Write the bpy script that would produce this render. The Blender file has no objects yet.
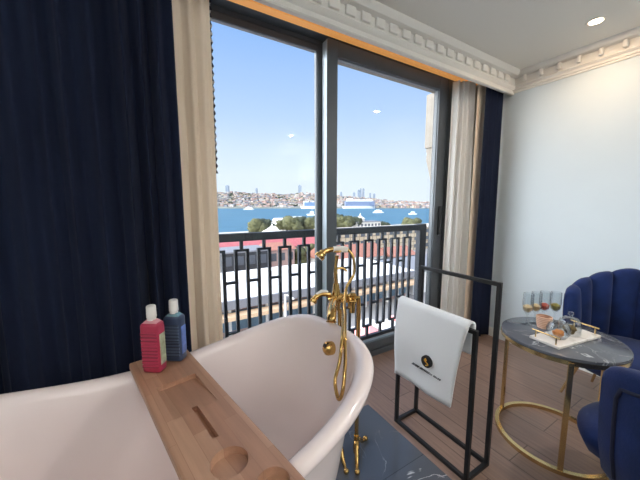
import bpy, bmesh, math, random
from mathutils import Vector, Matrix, noise
random.seed(7)
SC = bpy.context.scene
COL = SC.collection
PI = math.pi
R = math.radians

# ------------------------------------------------------------------ camera
F_PX = 288.0
HEAD = R(30.8)
PITCH = math.atan(34 / 288)
EYE = 1.3
cam_data = bpy.data.cameras.new('camera')
cam_data.sensor_width = 36
cam_data.lens = 36 * F_PX / 640
cam_data.clip_start = 0.02
cam_data.clip_end = 20000
cam = bpy.data.objects.new('camera', cam_data)
COL.objects.link(cam)
cam.location = (0, 0, EYE)
cam.rotation_euler = (PI / 2 - PITCH, 0, -HEAD)
SC.camera = cam
SC.view_settings.view_transform = 'Standard'
SC.view_settings.look = 'None'
SC.view_settings.exposure = 0.2
SC.view_settings.gamma = 1.0
SC.view_settings.use_curve_mapping = False


def ray(u, v):
    cx, cy = u - 320, 240 - v
    f = F_PX * math.cos(PITCH) + cy * math.sin(PITCH)
    z = -F_PX * math.sin(PITCH) + cy * math.cos(PITCH)
    return Vector((cx * math.cos(HEAD) + f * math.sin(HEAD), -cx * math.sin(HEAD) + f * math.cos(HEAD), z))


def at_y(u, v, y):
    r = ray(u, v); q = r * (y / r.y); return Vector((q.x, q.y, q.z + EYE))


def at_z(u, v, z):
    r = ray(u, v); q = r * ((z - EYE) / r.z); return Vector((q.x, q.y, z))


# ------------------------------------------------------------------ materials
def lin(c):
    return tuple(((x / 255) / 12.92 if x / 255 <= .04045 else ((x / 255 + .055) / 1.055) ** 2.4) for x in c)


def mat(name, rgb, rough=.5, metal=0.0, var=0.0, scale=8.0, bump=0.0, bscale=60.0, spec=.5, sheen=0.0, coat=0.0, stretch=None):
    m = bpy.data.materials.new(name); m.use_nodes = True
    nt = m.node_tree; b = nt.nodes['Principled BSDF']
    c = lin(rgb)
    b.inputs['Base Color'].default_value = (*c, 1)
    b.inputs['Roughness'].default_value = rough
    b.inputs['Metallic'].default_value = metal
    b.inputs['Specular IOR Level'].default_value = spec
    if sheen: b.inputs['Sheen Weight'].default_value = sheen
    if coat:
        b.inputs['Coat Weight'].default_value = coat; b.inputs['Coat Roughness'].default_value = .08
    tc = nt.nodes.new('ShaderNodeTexCoord')
    src = tc.outputs['Object']
    if stretch:
        mp = nt.nodes.new('ShaderNodeMapping'); mp.inputs['Scale'].default_value = stretch
        nt.links.new(src, mp.inputs['Vector']); src = mp.outputs['Vector']
    if var:
        n = nt.nodes.new('ShaderNodeTexNoise'); n.inputs['Scale'].default_value = scale; n.inputs['Detail'].default_value = 5
        nt.links.new(src, n.inputs['Vector'])
        r = nt.nodes.new('ShaderNodeValToRGB')
        r.color_ramp.elements[0].position = .3; r.color_ramp.elements[1].position = .7
        r.color_ramp.elements[0].color = (*[x * (1 - var) for x in c], 1)
        r.color_ramp.elements[1].color = (*[min(1, x * (1 + var)) for x in c], 1)
        nt.links.new(n.outputs['Fac'], r.inputs['Fac']); nt.links.new(r.outputs['Color'], b.inputs['Base Color'])
    if bump:
        n2 = nt.nodes.new('ShaderNodeTexNoise'); n2.inputs['Scale'].default_value = bscale; n2.inputs['Detail'].default_value = 4
        nt.links.new(src, n2.inputs['Vector'])
        bp = nt.nodes.new('ShaderNodeBump'); bp.inputs['Strength'].default_value = bump; bp.inputs['Distance'].default_value = .01
        nt.links.new(n2.outputs['Fac'], bp.inputs['Height']); nt.links.new(bp.outputs['Normal'], b.inputs['Normal'])
    return m


def emit(name, rgb, strength):
    m = bpy.data.materials.new(name); m.use_nodes = True
    b = m.node_tree.nodes['Principled BSDF']
    b.inputs['Base Color'].default_value = (*lin(rgb), 1)
    b.inputs['Emission Color'].default_value = (*lin(rgb), 1)
    b.inputs['Emission Strength'].default_value = strength
    return m


def glass(name, tint=(1, 1, 1), amount=1.0, ior=1.45):
    m = bpy.data.materials.new(name); m.use_nodes = True
    nt = m.node_tree; nt.nodes.remove(nt.nodes['Principled BSDF'])
    out = nt.nodes['Material Output']
    t = nt.nodes.new('ShaderNodeBsdfTransparent'); t.inputs['Color'].default_value = (*tint, 1)
    g = nt.nodes.new('ShaderNodeBsdfGlossy'); g.inputs['Roughness'].default_value = .01
    fr = nt.nodes.new('ShaderNodeFresnel'); fr.inputs['IOR'].default_value = ior
    ge = nt.nodes.new('ShaderNodeNewGeometry')
    inv = nt.nodes.new('ShaderNodeMath'); inv.operation = 'SUBTRACT'; inv.inputs[0].default_value = amount
    mul = nt.nodes.new('ShaderNodeMath'); mul.operation = 'MULTIPLY'; mul.use_clamp = True
    nt.links.new(ge.outputs['Backfacing'], inv.inputs[1]); nt.links.new(inv.outputs[0], mul.inputs[0]); nt.links.new(fr.outputs[0], mul.inputs[1])
    mx = nt.nodes.new('ShaderNodeMixShader')
    nt.links.new(mul.outputs[0], mx.inputs[0]); nt.links.new(t.outputs[0], mx.inputs[1]); nt.links.new(g.outputs[0], mx.inputs[2])
    nt.links.new(mx.outputs[0], out.inputs['Surface'])
    return m


def brickmat(name, c1, c2, mortar, sx, bw, bh, msize=.02, rough=.5, rot=0, wood=0.0, coat=0, offset=.5, plane='xy', spec=.5):
    m = bpy.data.materials.new(name); m.use_nodes = True
    nt = m.node_tree; b = nt.nodes['Principled BSDF']
    b.inputs['Roughness'].default_value = rough
    b.inputs['Specular IOR Level'].default_value = spec
    tc = nt.nodes.new('ShaderNodeTexCoord'); mp = nt.nodes.new('ShaderNodeMapping')
    if plane == 'xz': mp.inputs['Rotation'].default_value = (-PI / 2, 0, 0)
    else: mp.inputs['Rotation'].default_value = (0, 0, rot)
    br = nt.nodes.new('ShaderNodeTexBrick')
    br.inputs['Scale'].default_value = sx; br.inputs['Brick Width'].default_value = bw; br.inputs['Row Height'].default_value = bh
    br.inputs['Mortar Size'].default_value = msize; br.offset = offset
    br.inputs['Color1'].default_value = (*lin(c1), 1); br.inputs['Color2'].default_value = (*lin(c2), 1); br.inputs['Mortar'].default_value = (*lin(mortar), 1)
    nt.links.new(tc.outputs['Object'], mp.inputs['Vector']); nt.links.new(mp.outputs['Vector'], br.inputs['Vector'])
    last = br.outputs['Color']
    if wood:
        mp2 = nt.nodes.new('ShaderNodeMapping'); mp2.inputs['Scale'].default_value = (2.5, 40, 40)
        nt.links.new(mp.outputs['Vector'], mp2.inputs['Vector'])
        n = nt.nodes.new('ShaderNodeTexNoise'); n.inputs['Scale'].default_value = 1.6; n.inputs['Detail'].default_value = 6
        nt.links.new(mp2.outputs['Vector'], n.inputs['Vector'])
        rp = nt.nodes.new('ShaderNodeValToRGB')
        rp.color_ramp.elements[0].position = .3; rp.color_ramp.elements[1].position = .75
        rp.color_ramp.elements[0].color = (1 - wood, 1 - wood, 1 - wood, 1); rp.color_ramp.elements[1].color = (1, 1, 1, 1)
        nt.links.new(n.outputs['Fac'], rp.inputs['Fac'])
        mx = nt.nodes.new('ShaderNodeMix'); mx.data_type = 'RGBA'; mx.blend_type = 'MULTIPLY'; mx.inputs['Factor'].default_value = 1
        nt.links.new(last, mx.inputs[6]); nt.links.new(rp.outputs['Color'], mx.inputs[7]); last = mx.outputs[2]
    nt.links.new(last, b.inputs['Base Color'])
    if coat: b.inputs['Coat Weight'].default_value = coat
    return m


def marble(name, base, vein, scale=2.0, rough=.2, tile=None, vein_w=.03):
    m = bpy.data.materials.new(name); m.use_nodes = True
    nt = m.node_tree; b = nt.nodes['Principled BSDF']; b.inputs['Roughness'].default_value = rough
    tc = nt.nodes.new('ShaderNodeTexCoord')
    n = nt.nodes.new('ShaderNodeTexNoise'); n.inputs['Scale'].default_value = scale; n.inputs['Detail'].default_value = 8; n.inputs['Distortion'].default_value = 1.2
    nt.links.new(tc.outputs['Object'], n.inputs['Vector'])
    r = nt.nodes.new('ShaderNodeValToRGB'); e = r.color_ramp.elements
    c = lin(base); v = lin(vein)
    e[0].position = .2; e[0].color = (*[x * .8 for x in c], 1)
    e[1].position = .9; e[1].color = (*[x * 1.15 for x in c], 1)
    for p, k in ((.5 - vein_w, (*c, 1)), (.5, (*v, 1)), (.5 + vein_w, (*[x * .95 for x in c], 1))):
        q = e.new(p); q.color = k
    nt.links.new(n.outputs['Fac'], r.inputs['Fac'])
    # veins only in patches
    n2 = nt.nodes.new('ShaderNodeTexNoise'); n2.inputs['Scale'].default_value = scale * .7; n2.inputs['Detail'].default_value = 3
    nt.links.new(tc.outputs['Object'], n2.inputs['Vector'])
    r2 = nt.nodes.new('ShaderNodeValToRGB'); r2.color_ramp.elements[0].position = .5; r2.color_ramp.elements[1].position = .62
    nt.links.new(n2.outputs['Fac'], r2.inputs['Fac'])
    mx = nt.nodes.new('ShaderNodeMix'); mx.data_type = 'RGBA'
    nt.links.new(r2.outputs['Color'], mx.inputs['Factor']); mx.inputs[6].default_value = (*c, 1); nt.links.new(r.outputs['Color'], mx.inputs[7])
    last = mx.outputs[2]
    if tile:
        br = nt.nodes.new('ShaderNodeTexBrick'); br.offset = .5
        br.inputs['Scale'].default_value = 1; br.inputs['Brick Width'].default_value = tile[0]; br.inputs['Row Height'].default_value = tile[1]
        br.inputs['Mortar Size'].default_value = .002
        br.inputs['Color1'].default_value = (1, 1, 1, 1); br.inputs['Color2'].default_value = (.88, .88, .88, 1); br.inputs['Mortar'].default_value = (.5, .5, .5, 1)
        nt.links.new(tc.outputs['Object'], br.inputs['Vector'])
        mx2 = nt.nodes.new('ShaderNodeMix'); mx2.data_type = 'RGBA'; mx2.blend_type = 'MULTIPLY'; mx2.inputs['Factor'].default_value = 1
        nt.links.new(last, mx2.inputs[6]); nt.links.new(br.outputs['Color'], mx2.inputs[7]); last = mx2.outputs[2]
    nt.links.new(last, b.inputs['Base Color'])
    return m


def wavemat(name, c1, c2, scale, axis='Z', rough=.4, pos=.5):
    m = bpy.data.materials.new(name); m.use_nodes = True
    nt = m.node_tree; b = nt.nodes['Principled BSDF']; b.inputs['Roughness'].default_value = rough
    tc = nt.nodes.new('ShaderNodeTexCoord'); w = nt.nodes.new('ShaderNodeTexWave'); w.bands_direction = axis
    w.inputs['Scale'].default_value = scale; nt.links.new(tc.outputs['Object'], w.inputs['Vector'])
    r = nt.nodes.new('ShaderNodeValToRGB'); r.color_ramp.elements[0].position = pos - .12; r.color_ramp.elements[1].position = pos + .12
    r.color_ramp.elements[0].color = (*lin(c1), 1); r.color_ramp.elements[1].color = (*lin(c2), 1)
    nt.links.new(w.outputs['Fac'], r.inputs['Fac']); nt.links.new(r.outputs['Color'], b.inputs['Base Color'])
    return m


def sheer(name, rgb, trans=.35):
    m = mat(name, rgb, .9, spec=.1)
    nt = m.node_tree; b = nt.nodes['Principled BSDF']
    t = nt.nodes.new('ShaderNodeBsdfTranslucent'); t.inputs['Color'].default_value = (*lin(rgb), 1)
    mx = nt.nodes.new('ShaderNodeMixShader'); mx.inputs[0].default_value = trans
    nt.links.new(b.outputs[0], mx.inputs[1]); nt.links.new(t.outputs[0], mx.inputs[2])
    nt.links.new(mx.outputs[0], nt.nodes['Material Output'].inputs['Surface'])
    return m


M = {}
M['wall'] = mat('wall_paint', (204, 216, 223), .85, var=.015, scale=3, spec=.2)
M['wall_w'] = mat('window_wall_paint', (214, 208, 196), .85, spec=.2)
M['ceil'] = mat('ceiling_paint', (230, 228, 220), .9, spec=.1)
M['plaster'] = mat('cornice_plaster', (226, 224, 218), .8, spec=.2, bump=.08, bscale=80)
M['base'] = mat('baseboard_paint', (225, 226, 224), .5)
M['wood_floor'] = brickmat('oak_laminate', (150, 124, 110), (138, 112, 98), (96, 78, 68), 1, 1.3, .19, .0025, .38, rot=PI / 2, wood=.3)
M['tile'] = marble('dark_marble_tile', (86, 91, 100), (200, 204, 210), 2.6, .17, tile=(.9, .45), vein_w=.009)
M['frame'] = mat('anthracite_aluminium', (82, 88, 94), .38, .15, spec=.5)
M['frame_lt'] = mat('brushed_aluminium', (176, 190, 200), .35, .35)  # pale blue tint carries the sky reflected on the sash side
M['seal'] = mat('grey_seal', (112, 120, 126), .4)
M['gasket'] = mat('black_rubber', (18, 19, 20), .6)
M['glass'] = glass('window_glass', (.99, .995, .995), 1.0)
M['iron'] = mat('balcony_iron', (34, 42, 52), .5, .1, var=.08, scale=30)
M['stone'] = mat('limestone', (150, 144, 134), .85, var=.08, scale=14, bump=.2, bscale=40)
M['navy'] = mat('navy_velvet_curtain', (26, 33, 53), .9, sheen=.04, spec=.1, var=.15, scale=5, stretch=(6, 6, .6))
M['cream'] = sheer('cream_lining', (248, 230, 208), .12)
M['sheer'] = sheer('white_sheer', (254, 254, 252), .3)
M['trimw'] = wavemat('beaded_trim', (28, 28, 44), (170, 165, 160), 9, 'Z', .8, .62)
M['tub'] = mat('white_acrylic', (246, 233, 232), .18, coat=.3)
M['brass'] = mat('polished_brass', (208, 170, 106), .16, 1.0)
M['porcelain'] = mat('white_porcelain', (244, 242, 236), .2)
M['black'] = mat('black_powder_coat', (22, 24, 27), .45, .1)
M['towel'] = mat('white_terry', (240, 243, 246), .95, bump=.5, bscale=420, spec=.1, sheen=.3)
M['ink'] = mat('black_print', (26, 27, 30), .7)
M['greyink'] = mat('grey_print', (96, 98, 104), .7)
M['goldprint'] = mat('gold_print', (200, 150, 50), .4, .4)
M['gold'] = mat('brushed_gold', (218, 190, 138), .22, 1.0)
M['tabletop'] = marble('grey_marble', (92, 96, 104), (190, 194, 200), 5, .14, vein_w=.02)
M['edge'] = mat('black_marble_edge', (30, 31, 34), .2)
M['velvet'] = mat('blue_velvet', (19, 38, 84), .75, sheen=.12, spec=.15, var=.3, scale=9, bump=.12, bscale=120)
M['piping'] = mat('navy_piping', (12, 18, 46), .7)
M['bamboo'] = brickmat('bath_tray_wood', (172, 128, 104), (194, 154, 128), (166, 122, 98), 1, .26, .040, .0006, .42, wood=.22, offset=.37)
M['pinkplastic'] = mat('pink_shampoo', (168, 46, 76), .3, var=.06, scale=10)
M['pinkpale'] = mat('pale_pink_plastic', (206, 146, 152), .3)
M['pinkstripe'] = wavemat('pink_ribbed_label', (130, 30, 56), (178, 50, 82), 26, 'Z', .35, .35)
M['bluepl'] = mat('teal_shampoo', (112, 150, 160), .25, var=.05)
M['bluestripe'] = wavemat('slate_ribbed_label', (44, 54, 74), (84, 98, 118), 26, 'Z', .35, .35)
M['slate'] = mat('slate_blue_plastic', (52, 66, 92), .3)
M['labelblue'] = mat('blue_label', (92, 120, 190), .4, var=.35, scale=40)
M['labelmix'] = mat('pale_green_label', (170, 180, 150), .4, var=.4, scale=45)
M['cap'] = mat('white_cap', (238, 236, 232), .35)
M['clear'] = glass('clear_glass', (.94, .96, .97), 1.3, 1.5)
M['whitemarble'] = marble('white_marble', (232, 226, 220), (190, 180, 172), 6, .2)
M['pastry'] = mat('golden_pastry', (206, 128, 62), .7, var=.25, scale=30, bump=.6, bscale=60)
M['muffin'] = mat('brown_muffin', (118, 98, 58), .8, var=.3, scale=50, bump=.6, bscale=60)
M['basket'] = wavemat('tan_wicker', (196, 150, 124), (224, 188, 164), 30, 'Z', .8)
M['custard'] = mat('custard', (226, 198, 150), .5)
M['berry'] = mat('red_berries', (190, 62, 44), .4, var=.3, scale=60)
M['olive'] = mat('kiwi', (150, 140, 62), .5, var=.3, scale=60)
M['lightring'] = mat('white_light_ring', (232, 228, 220), .5)
M['bulb'] = emit('warm_light_diffuser', (255, 226, 186), 12)
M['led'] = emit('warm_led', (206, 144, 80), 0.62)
M['handle'] = mat('dark_handle', (24, 25, 27), .4)


# ------------------------------------------------------------------ mesh helpers
class MB:
    def __init__(self): self.bm = bmesh.new()

    def _xf(self, verts, mtx):
        bmesh.ops.transform(self.bm, matrix=mtx, verts=verts)

    def box(self, lo, hi, bevel=0.0, mtx=None, seg=2):
        lo, hi = Vector(lo), Vector(hi)
        g = bmesh.ops.create_cube(self.bm, size=1.0)
        vs = g['verts']; d = hi - lo; c = (hi + lo) / 2
        self._xf(vs, Matrix.Translation(c) @ Matrix.Diagonal((*d, 1)))
        if bevel:
            es = list({e for v in vs for e in v.link_edges})
            r = bmesh.ops.bevel(self.bm, geom=es, offset=bevel, segments=seg, affect='EDGES', profile=.5)
            vs = list({v for f in r['faces'] for v in f.verts} | {v for v in vs if v.is_valid})
        if mtx is not None: self._xf(vs, mtx)
        return self

    def bar(self, a, b, w, h=None, up=Vector((0, 0, 1)), bevel=0.0):
        a, b = Vector(a), Vector(b); h = h or w
        d = (b - a); L = d.length; d.normalize()
        up = Vector(up)
        if abs(d.dot(up)) > .98: up = Vector((1, 0, 0))
        s = d.cross(up).normalized(); t = s.cross(d)
        m = Matrix(((*[d.x, s.x, t.x], a.x), (*[d.y, s.y, t.y], a.y), (*[d.z, s.z, t.z], a.z), (0, 0, 0, 1)))
        return self.box((0, -w / 2, -h / 2), (L, w / 2, h / 2), bevel, m)

    def tube(self, pts, r, n=10, closed=False, caps=True):
        pts = [Vector(p) for p in pts]; k = len(pts)
        rs = r if isinstance(r, (list, tuple)) else [r] * k
        rings = []; nrm = None
        for i, p in enumerate(pts):
            if closed: t = pts[(i + 1) % k] - pts[i - 1]
            else: t = pts[min(i + 1, k - 1)] - pts[max(i - 1, 0)]
            t.normalize()
            if nrm is None:
                nrm = t.orthogonal().normalized()
            else:
                nrm = (nrm - t * nrm.dot(t))
                nrm = nrm.normalized() if nrm.length > 1e-6 else t.orthogonal().normalized()
            bi = t.cross(nrm)
            rings.append([self.bm.verts.new(p + (nrm * math.cos(2 * PI * j / n) + bi * math.sin(2 * PI * j / n)) * rs[i]) for j in range(n)])
        m = k if closed else k - 1
        for i in range(m):
            A, B = rings[i], rings[(i + 1) % k]
            for j in range(n):
                self.bm.faces.new((A[j], A[(j + 1) % n], B[(j + 1) % n], B[j]))
        if not closed and caps:
            self.bm.faces.new(rings[0][::-1]); self.bm.faces.new(rings[-1])
        return self

    def lathe(self, prof, c=(0, 0, 0), n=32, mtx=None):
        c = Vector(c); rings = []; vs = []
        for r, z in prof:
            if r < 1e-6:
                v = [self.bm.verts.new(c + Vector((0, 0, z)))]
            else:
                v = [self.bm.verts.new(c + Vector((r * math.cos(2 * PI * j / n), r * math.sin(2 * PI * j / n), z))) for j in range(n)]
            rings.append(v); vs += v
        for A, B in zip(rings, rings[1:]):
            if len(A) == 1 and len(B) == 1: continue
            for j in range(n):
                a0 = A[j % len(A)]; a1 = A[(j + 1) % len(A)]; b0 = B[j % len(B)]; b1 = B[(j + 1) % len(B)]
                f = [x for i, x in enumerate((a0, a1, b1, b0)) if x not in (a0, a1, b1, b0)[:i]]
                if len(f) > 2: self.bm.faces.new(f)
        if mtx is not None: self._xf(vs, mtx)
        return self

    def prism(self, outline, axis, a, b):
        """outline of 2-D points extruded along an axis from a to b"""
        def P(p, t):
            return {'x': (t, p[0], p[1]), 'y': (p[0], t, p[1]), 'z': (p[0], p[1], t)}[axis]
        A = [self.bm.verts.new(P(p, a)) for p in outline]; B = [self.bm.verts.new(P(p, b)) for p in outline]
        k = len(outline)
        for i in range(k): self.bm.faces.new((A[i], A[(i + 1) % k], B[(i + 1) % k], B[i]))
        self.bm.faces.new(A[::-1]); self.bm.faces.new(B)
        return self

    def blob(self, c, r, amp=.2, sub=2, seed=0, sc=(1, 1, 1), freq=1.6):
        g = bmesh.ops.create_icosphere(self.bm, subdivisions=sub, radius=1)
        c = Vector(c)
        for v in g['verts']:
            d = v.co.normalized(); k = 1 + amp * noise.noise(d * freq + Vector((seed * 3.1, seed, 0)))
            v.co = c + Vector((d.x * sc[0], d.y * sc[1], d.z * sc[2])) * r * k
        return self

    def grid(self, rows):
        vs = [[self.bm.verts.new(p) for p in row] for row in rows]
        for A, B in zip(vs, vs[1:]):
            for j in range(len(A) - 1): self.bm.faces.new((A[j], A[j + 1], B[j + 1], B[j]))
        return self

    def build(self, name, m, parent=None, smooth=False, angle=40, local=False):
        bmesh.ops.recalc_face_normals(self.bm, faces=self.bm.faces)
        me = bpy.data.meshes.new(name)
        if smooth:
            for f in self.bm.faces: f.smooth = True
            for e in self.bm.edges:
                if len(e.link_faces) == 2 and e.calc_face_angle(0) > R(angle): e.smooth = False
        self.bm.to_mesh(me); self.bm.free()
        o = bpy.data.objects.new(name, me); COL.objects.link(o)
        if isinstance(m, str): m = M[m]
        me.materials.append(m)
        if parent is not None:
            o.parent = parent
            if not local:                       # vertices were written in world coordinates
                off = Vector(parent.location)
                p = parent.parent
                while p is not None:
                    off += Vector(p.location); p = p.parent
                me.transform(Matrix.Translation(-off))
        return o


def tag(o, label, cat, group=None, kind=None):
    o['label'] = label; o['category'] = cat
    if group: o['group'] = group
    if kind: o['kind'] = kind
    return o


def thing(name, label, cat, loc=(0, 0, 0), rz=0, group=None):
    o = bpy.data.objects.new(name, None); COL.objects.link(o)
    o.empty_display_size = .1
    o.location = loc; o.rotation_euler = (0, 0, rz)
    return tag(o, label, cat, group)


def struct(o):
    o['kind'] = 'structure'; return o


def relocate(o, loc):
    """move a one-mesh thing's origin to its base without moving the mesh"""
    loc = Vector(loc); o.data.transform(Matrix.Translation(-loc)); o.location = loc
    return o


def arc(c, r, a0, a1, n, z=None):
    return [Vector((c[0] + r * math.cos(a0 + (a1 - a0) * i / n), c[1] + r * math.sin(a0 + (a1 - a0) * i / n), c[2])) for i in range(n + 1)]


def bez(*P, n=16):
    """smooth path through the given points (Catmull-Rom)"""
    P = [Vector(p) for p in P]; Q = [P[0] * 2 - P[1]] + P + [P[-1] * 2 - P[-2]]
    out = []
    for i in range(1, len(Q) - 2):
        a, b, c, d = Q[i - 1:i + 3]
        for k in range(n):
            t = k / n
            out.append(.5 * ((2 * b) + (c - a) * t + (2 * a - 5 * b + 4 * c - d) * t * t + (3 * b - a - 3 * c + d) * t ** 3))
    out.append(P[-1])
    return out


# ------------------------------------------------------------------ room shell
XR = 2.914; YW = 1.85; ZC = 2.466; XL = -2.4; YB = -2.6
WX0, WX1 = .08, 2.53      # window opening
YP = 1.465                # front of the curtain pelmet


def shell(name, lo, hi, m):
    return struct(MB().box(lo, hi).build(name, m))


shell('floor', (XL, YB, -.1), (XR, 1.95, 0), 'wood_floor')
tile = struct(MB().box((-1.5, -.6, 0), (1.17, 1.345, .004)).build('floor_tile', 'tile'))
shell('ceiling', (XL, YB, ZC), (XR, 1.93, ZC + .1), 'ceil')
shell('wall_right', (XR, YB, 0), (XR + .12, 1.93, ZC), 'wall')
shell('wall_left', (XL - .12, YB, 0), (XL, 1.93, ZC), 'wall')
shell('wall_back', (XL, YB - .12, 0), (XR, YB, ZC), 'wall')
wf = MB(); wf.box((XL, YW - .06, 0), (WX0, 1.93, ZC)); wf.box((WX1, YW - .06, 0), (XR, 1.93, ZC))
struct(wf.build('wall_front', 'wall_w'))
bb = MB().prism([(XR, 0), (XR - .016, 0), (XR - .016, .07), (XR - .008, .085), (XR, .085)], 'y', YB, YW - .06)
struct(bb.build('baseboard_right', 'base'))

# pelmet and cornice along the window
pel = MB()
prof = [(YP + .02, 2.298), (YP - .005, 2.298), (YP - .010, 2.306), (YP - .004, 2.312), (YP - .004, 2.335), (YP - .02, 2.345), (YP - .028, 2.36),
        (YP - .02, 2.372), (YP - .02, 2.425), (YP - .06, 2.432), (YP - .075, 2.445), (YP - .085, ZC), (YP + .02, ZC)]
pel.prism(prof, 'x', XL, XR)
struct(pel.build('trim_front', 'plaster', smooth=True, angle=30))
dn = MB(); x = XL + .1
while x < XR - .1:
    dn.box((x - .036, YP - .036, 2.376), (x + .036, YP - .018, 2.428), .006)
    x += .112
struct(dn.build('trim_front_dentils', 'plaster', smooth=True, angle=50))
cr = MB()
prof = [(XR, 2.309), (XR - .008, 2.312), (XR - .008, 2.325), (XR - .016, 2.328), (XR - .016, 2.345), (XR - .026, 2.352), (XR - .032, 2.362), (XR - .022, 2.37),
        (XR - .022, 2.425), (XR - .06, 2.432), (XR - .075, 2.445), (XR - .085, ZC), (XR, ZC)]
cr.prism(prof, 'y', YB, YP)
struct(cr.build('trim_right', 'plaster', smooth=True, angle=30))
md = MB(); y = 1.365
while y > YB:
    md.box((XR - .05, y - .013, 2.38), (XR - .018, y + .013, 2.43), .006)
    y -= .124
struct(md.build('trim_right_brackets', 'plaster', smooth=True, angle=50))
# glowing strip standing in for the soffit lit by a hidden warm LED
soffit_glow = MB().box((WX0, YP + .272, ZC - .010), (2.8, YP + .330, ZC - .001)).build('light_strip', 'led')
tag(relocate(soffit_glow, (1.3, YP + .30, ZC - .010)), 'warm light strip inside the curtain pelmet above the window', 'light strip')

# ------------------------------------------------------------------ window
win = bpy.data.objects.new('window_1', None); COL.objects.link(win); win.location = (WX0, YW, 0); win['kind'] = 'structure'
fr = MB()
fr.box((WX0, 1.875, 2.43), (WX1, 1.95, 2.4655), .002); fr.box((WX0, 1.80, 2.458), (WX1, 1.875, 2.4655), .001)
fr.box((WX1 - .075, 1.80, 0), (WX1, 1.95, 2.458), .003)
fr.box((WX0, 1.80, 0), (WX0 + .06, 1.95, 2.458), .003)
fr.box((WX0 + .06, 1.80, 0.0), (WX1 - .075, 1.95, .05), .003)
fr.build('frame', 'frame', win)
tr = MB(); tr.box((WX0 + .06, 1.829, .05), (WX1 - .075, 1.835, .06)); tr.box((WX0 + .06, 1.897, .05), (WX1 - .075, 1.903, .06))
tr.build('track', 'frame_lt', win)


def sash(x0, x1, y0, y1, sl, sr, zt, rail):
    st = bpy.data.objects.new('sash', None); COL.objects.link(st); st.parent = win
    st.location = Vector((x0, y0, 0)) - win.location
    f = MB(); zb = .061
    f.box((x0, y0, zb), (x0 + sl, y1, zt), .003); f.box((x1 - sr, y0, zb), (x1, y1, zt), .003)
    f.box((x0 + sl, y0, zt - rail), (x1 - sr, y1, zt), .003); f.box((x0 + sl, y0, zb), (x1 - sr, y1, zb + .07), .003)
    f.build('sash_frame', 'frame', st)
    g = MB(); e = .006; ym = (y0 + y1) / 2
    xa, xb, za, zz = x0 + sl, x1 - sr, zb + .07, zt - rail
    for a, b in (((xa, ym - .014, za), (xa + e, ym + .014, zz)), ((xb - e, ym - .014, za), (xb, ym + .014, zz)),
                 ((xa, ym - .014, za), (xb, ym + .014, za + e)), ((xa, ym - .014, zz - e), (xb, ym + .014, zz))):
        g.box(a, b)
    g.build('gasket', 'seal', st)
    MB().box((xa + .002, ym - .01, za), (xb - .002, ym + .01, zz)).build('glass_pane', 'glass', st)
    return st


s1 = sash(WX0 + .062, 1.165, 1.878, 1.92, .06, .066, 2.428, .036)
s2 = sash(1.135, WX1 - .077, 1.804, 1.866, .088, .112, 2.452, .105)
MB().box((1.131, 1.806, .07), (1.135, 1.864, 2.44)).build('cover_strip', 'frame_lt', s2)  # pale strip paints in the sky reflected on the stile's side face
h = MB(); h.box((2.39, 1.775, 1.02), (2.41, 1.804, 1.30), .006)
h.build('handle', 'handle', s2)

# ------------------------------------------------------------------ balcony
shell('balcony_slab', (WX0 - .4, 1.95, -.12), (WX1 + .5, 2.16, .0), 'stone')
rl = thing('balcony_railing', 'dark iron balcony railing with a meander pattern outside the window', 'railing', (1.3, 2.062, 0))
YR = 2.062
X0r, X1r = -.35, 2.44
MB().box((X0r, YR - .03, 1.05), (X1r, YR + .03, 1.107), .006).build('top_rail', 'iron', rl)
MB().box((X0r, YR - .02, .02), (X1r, YR + .02, .053), .004).build('bottom_rail', 'iron', rl)
MB().box((X1r - .01, YR - .03, 0), (X1r + .085, YR + .03, 1.115), .006).build('post', 'iron', rl)
MB().box((X0r - .08, YR - .03, 0), (X0r + .01, YR + .03, 1.115), .006).build('post', 'iron', rl)
b = .0115
k = -5
while True:
    xc = .482 + .17 * k; k += 1
    if xc + .13 > X1r: break
    if xc - .05 < X0r: continue
    # each inverted U with its stem is one part, the links between neighbours another
    xl, xr = xc + .0425, xc + .1275
    m = MB()
    m.box((xl - b, YR - b, .143), (xl + b, YR + b, .99)); m.box((xr - b, YR - b, .143), (xr + b, YR + b, .99))
    m.box((xl + b, YR - b, .974), (xr - b, YR + b, .99)); m.box((xl + b, YR - b, .143), (xr - b, YR + b, .159))
    xm = (xl + xr) / 2
    m.box((xm - .011, YR - b, .99), (xm + .011, YR + b, 1.05)); m.box((xm - b, YR - b, .053), (xm + b, YR + b, .143))
    m.build('baluster_loop', 'iron', rl)
    for zc in (.75, .374):
        MB().box((xc - .0425 + b, YR - b, zc - .009), (xc + .0425 - b, YR + b, zc + .009)).build('link', 'iron', rl)

# ------------------------------------------------------------------ stone facade outside
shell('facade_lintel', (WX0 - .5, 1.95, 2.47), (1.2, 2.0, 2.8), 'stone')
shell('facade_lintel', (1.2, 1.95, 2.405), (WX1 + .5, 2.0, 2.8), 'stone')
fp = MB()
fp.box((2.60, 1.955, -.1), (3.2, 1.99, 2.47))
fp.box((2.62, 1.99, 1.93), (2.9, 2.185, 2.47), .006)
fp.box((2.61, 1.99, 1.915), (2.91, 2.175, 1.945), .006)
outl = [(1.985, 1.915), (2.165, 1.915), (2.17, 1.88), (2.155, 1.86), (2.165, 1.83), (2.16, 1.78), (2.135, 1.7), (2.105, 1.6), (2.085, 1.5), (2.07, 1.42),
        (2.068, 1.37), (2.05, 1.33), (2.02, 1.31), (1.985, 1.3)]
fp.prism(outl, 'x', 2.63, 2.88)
struct(fp.build('facade_bracket', 'stone'))


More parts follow.
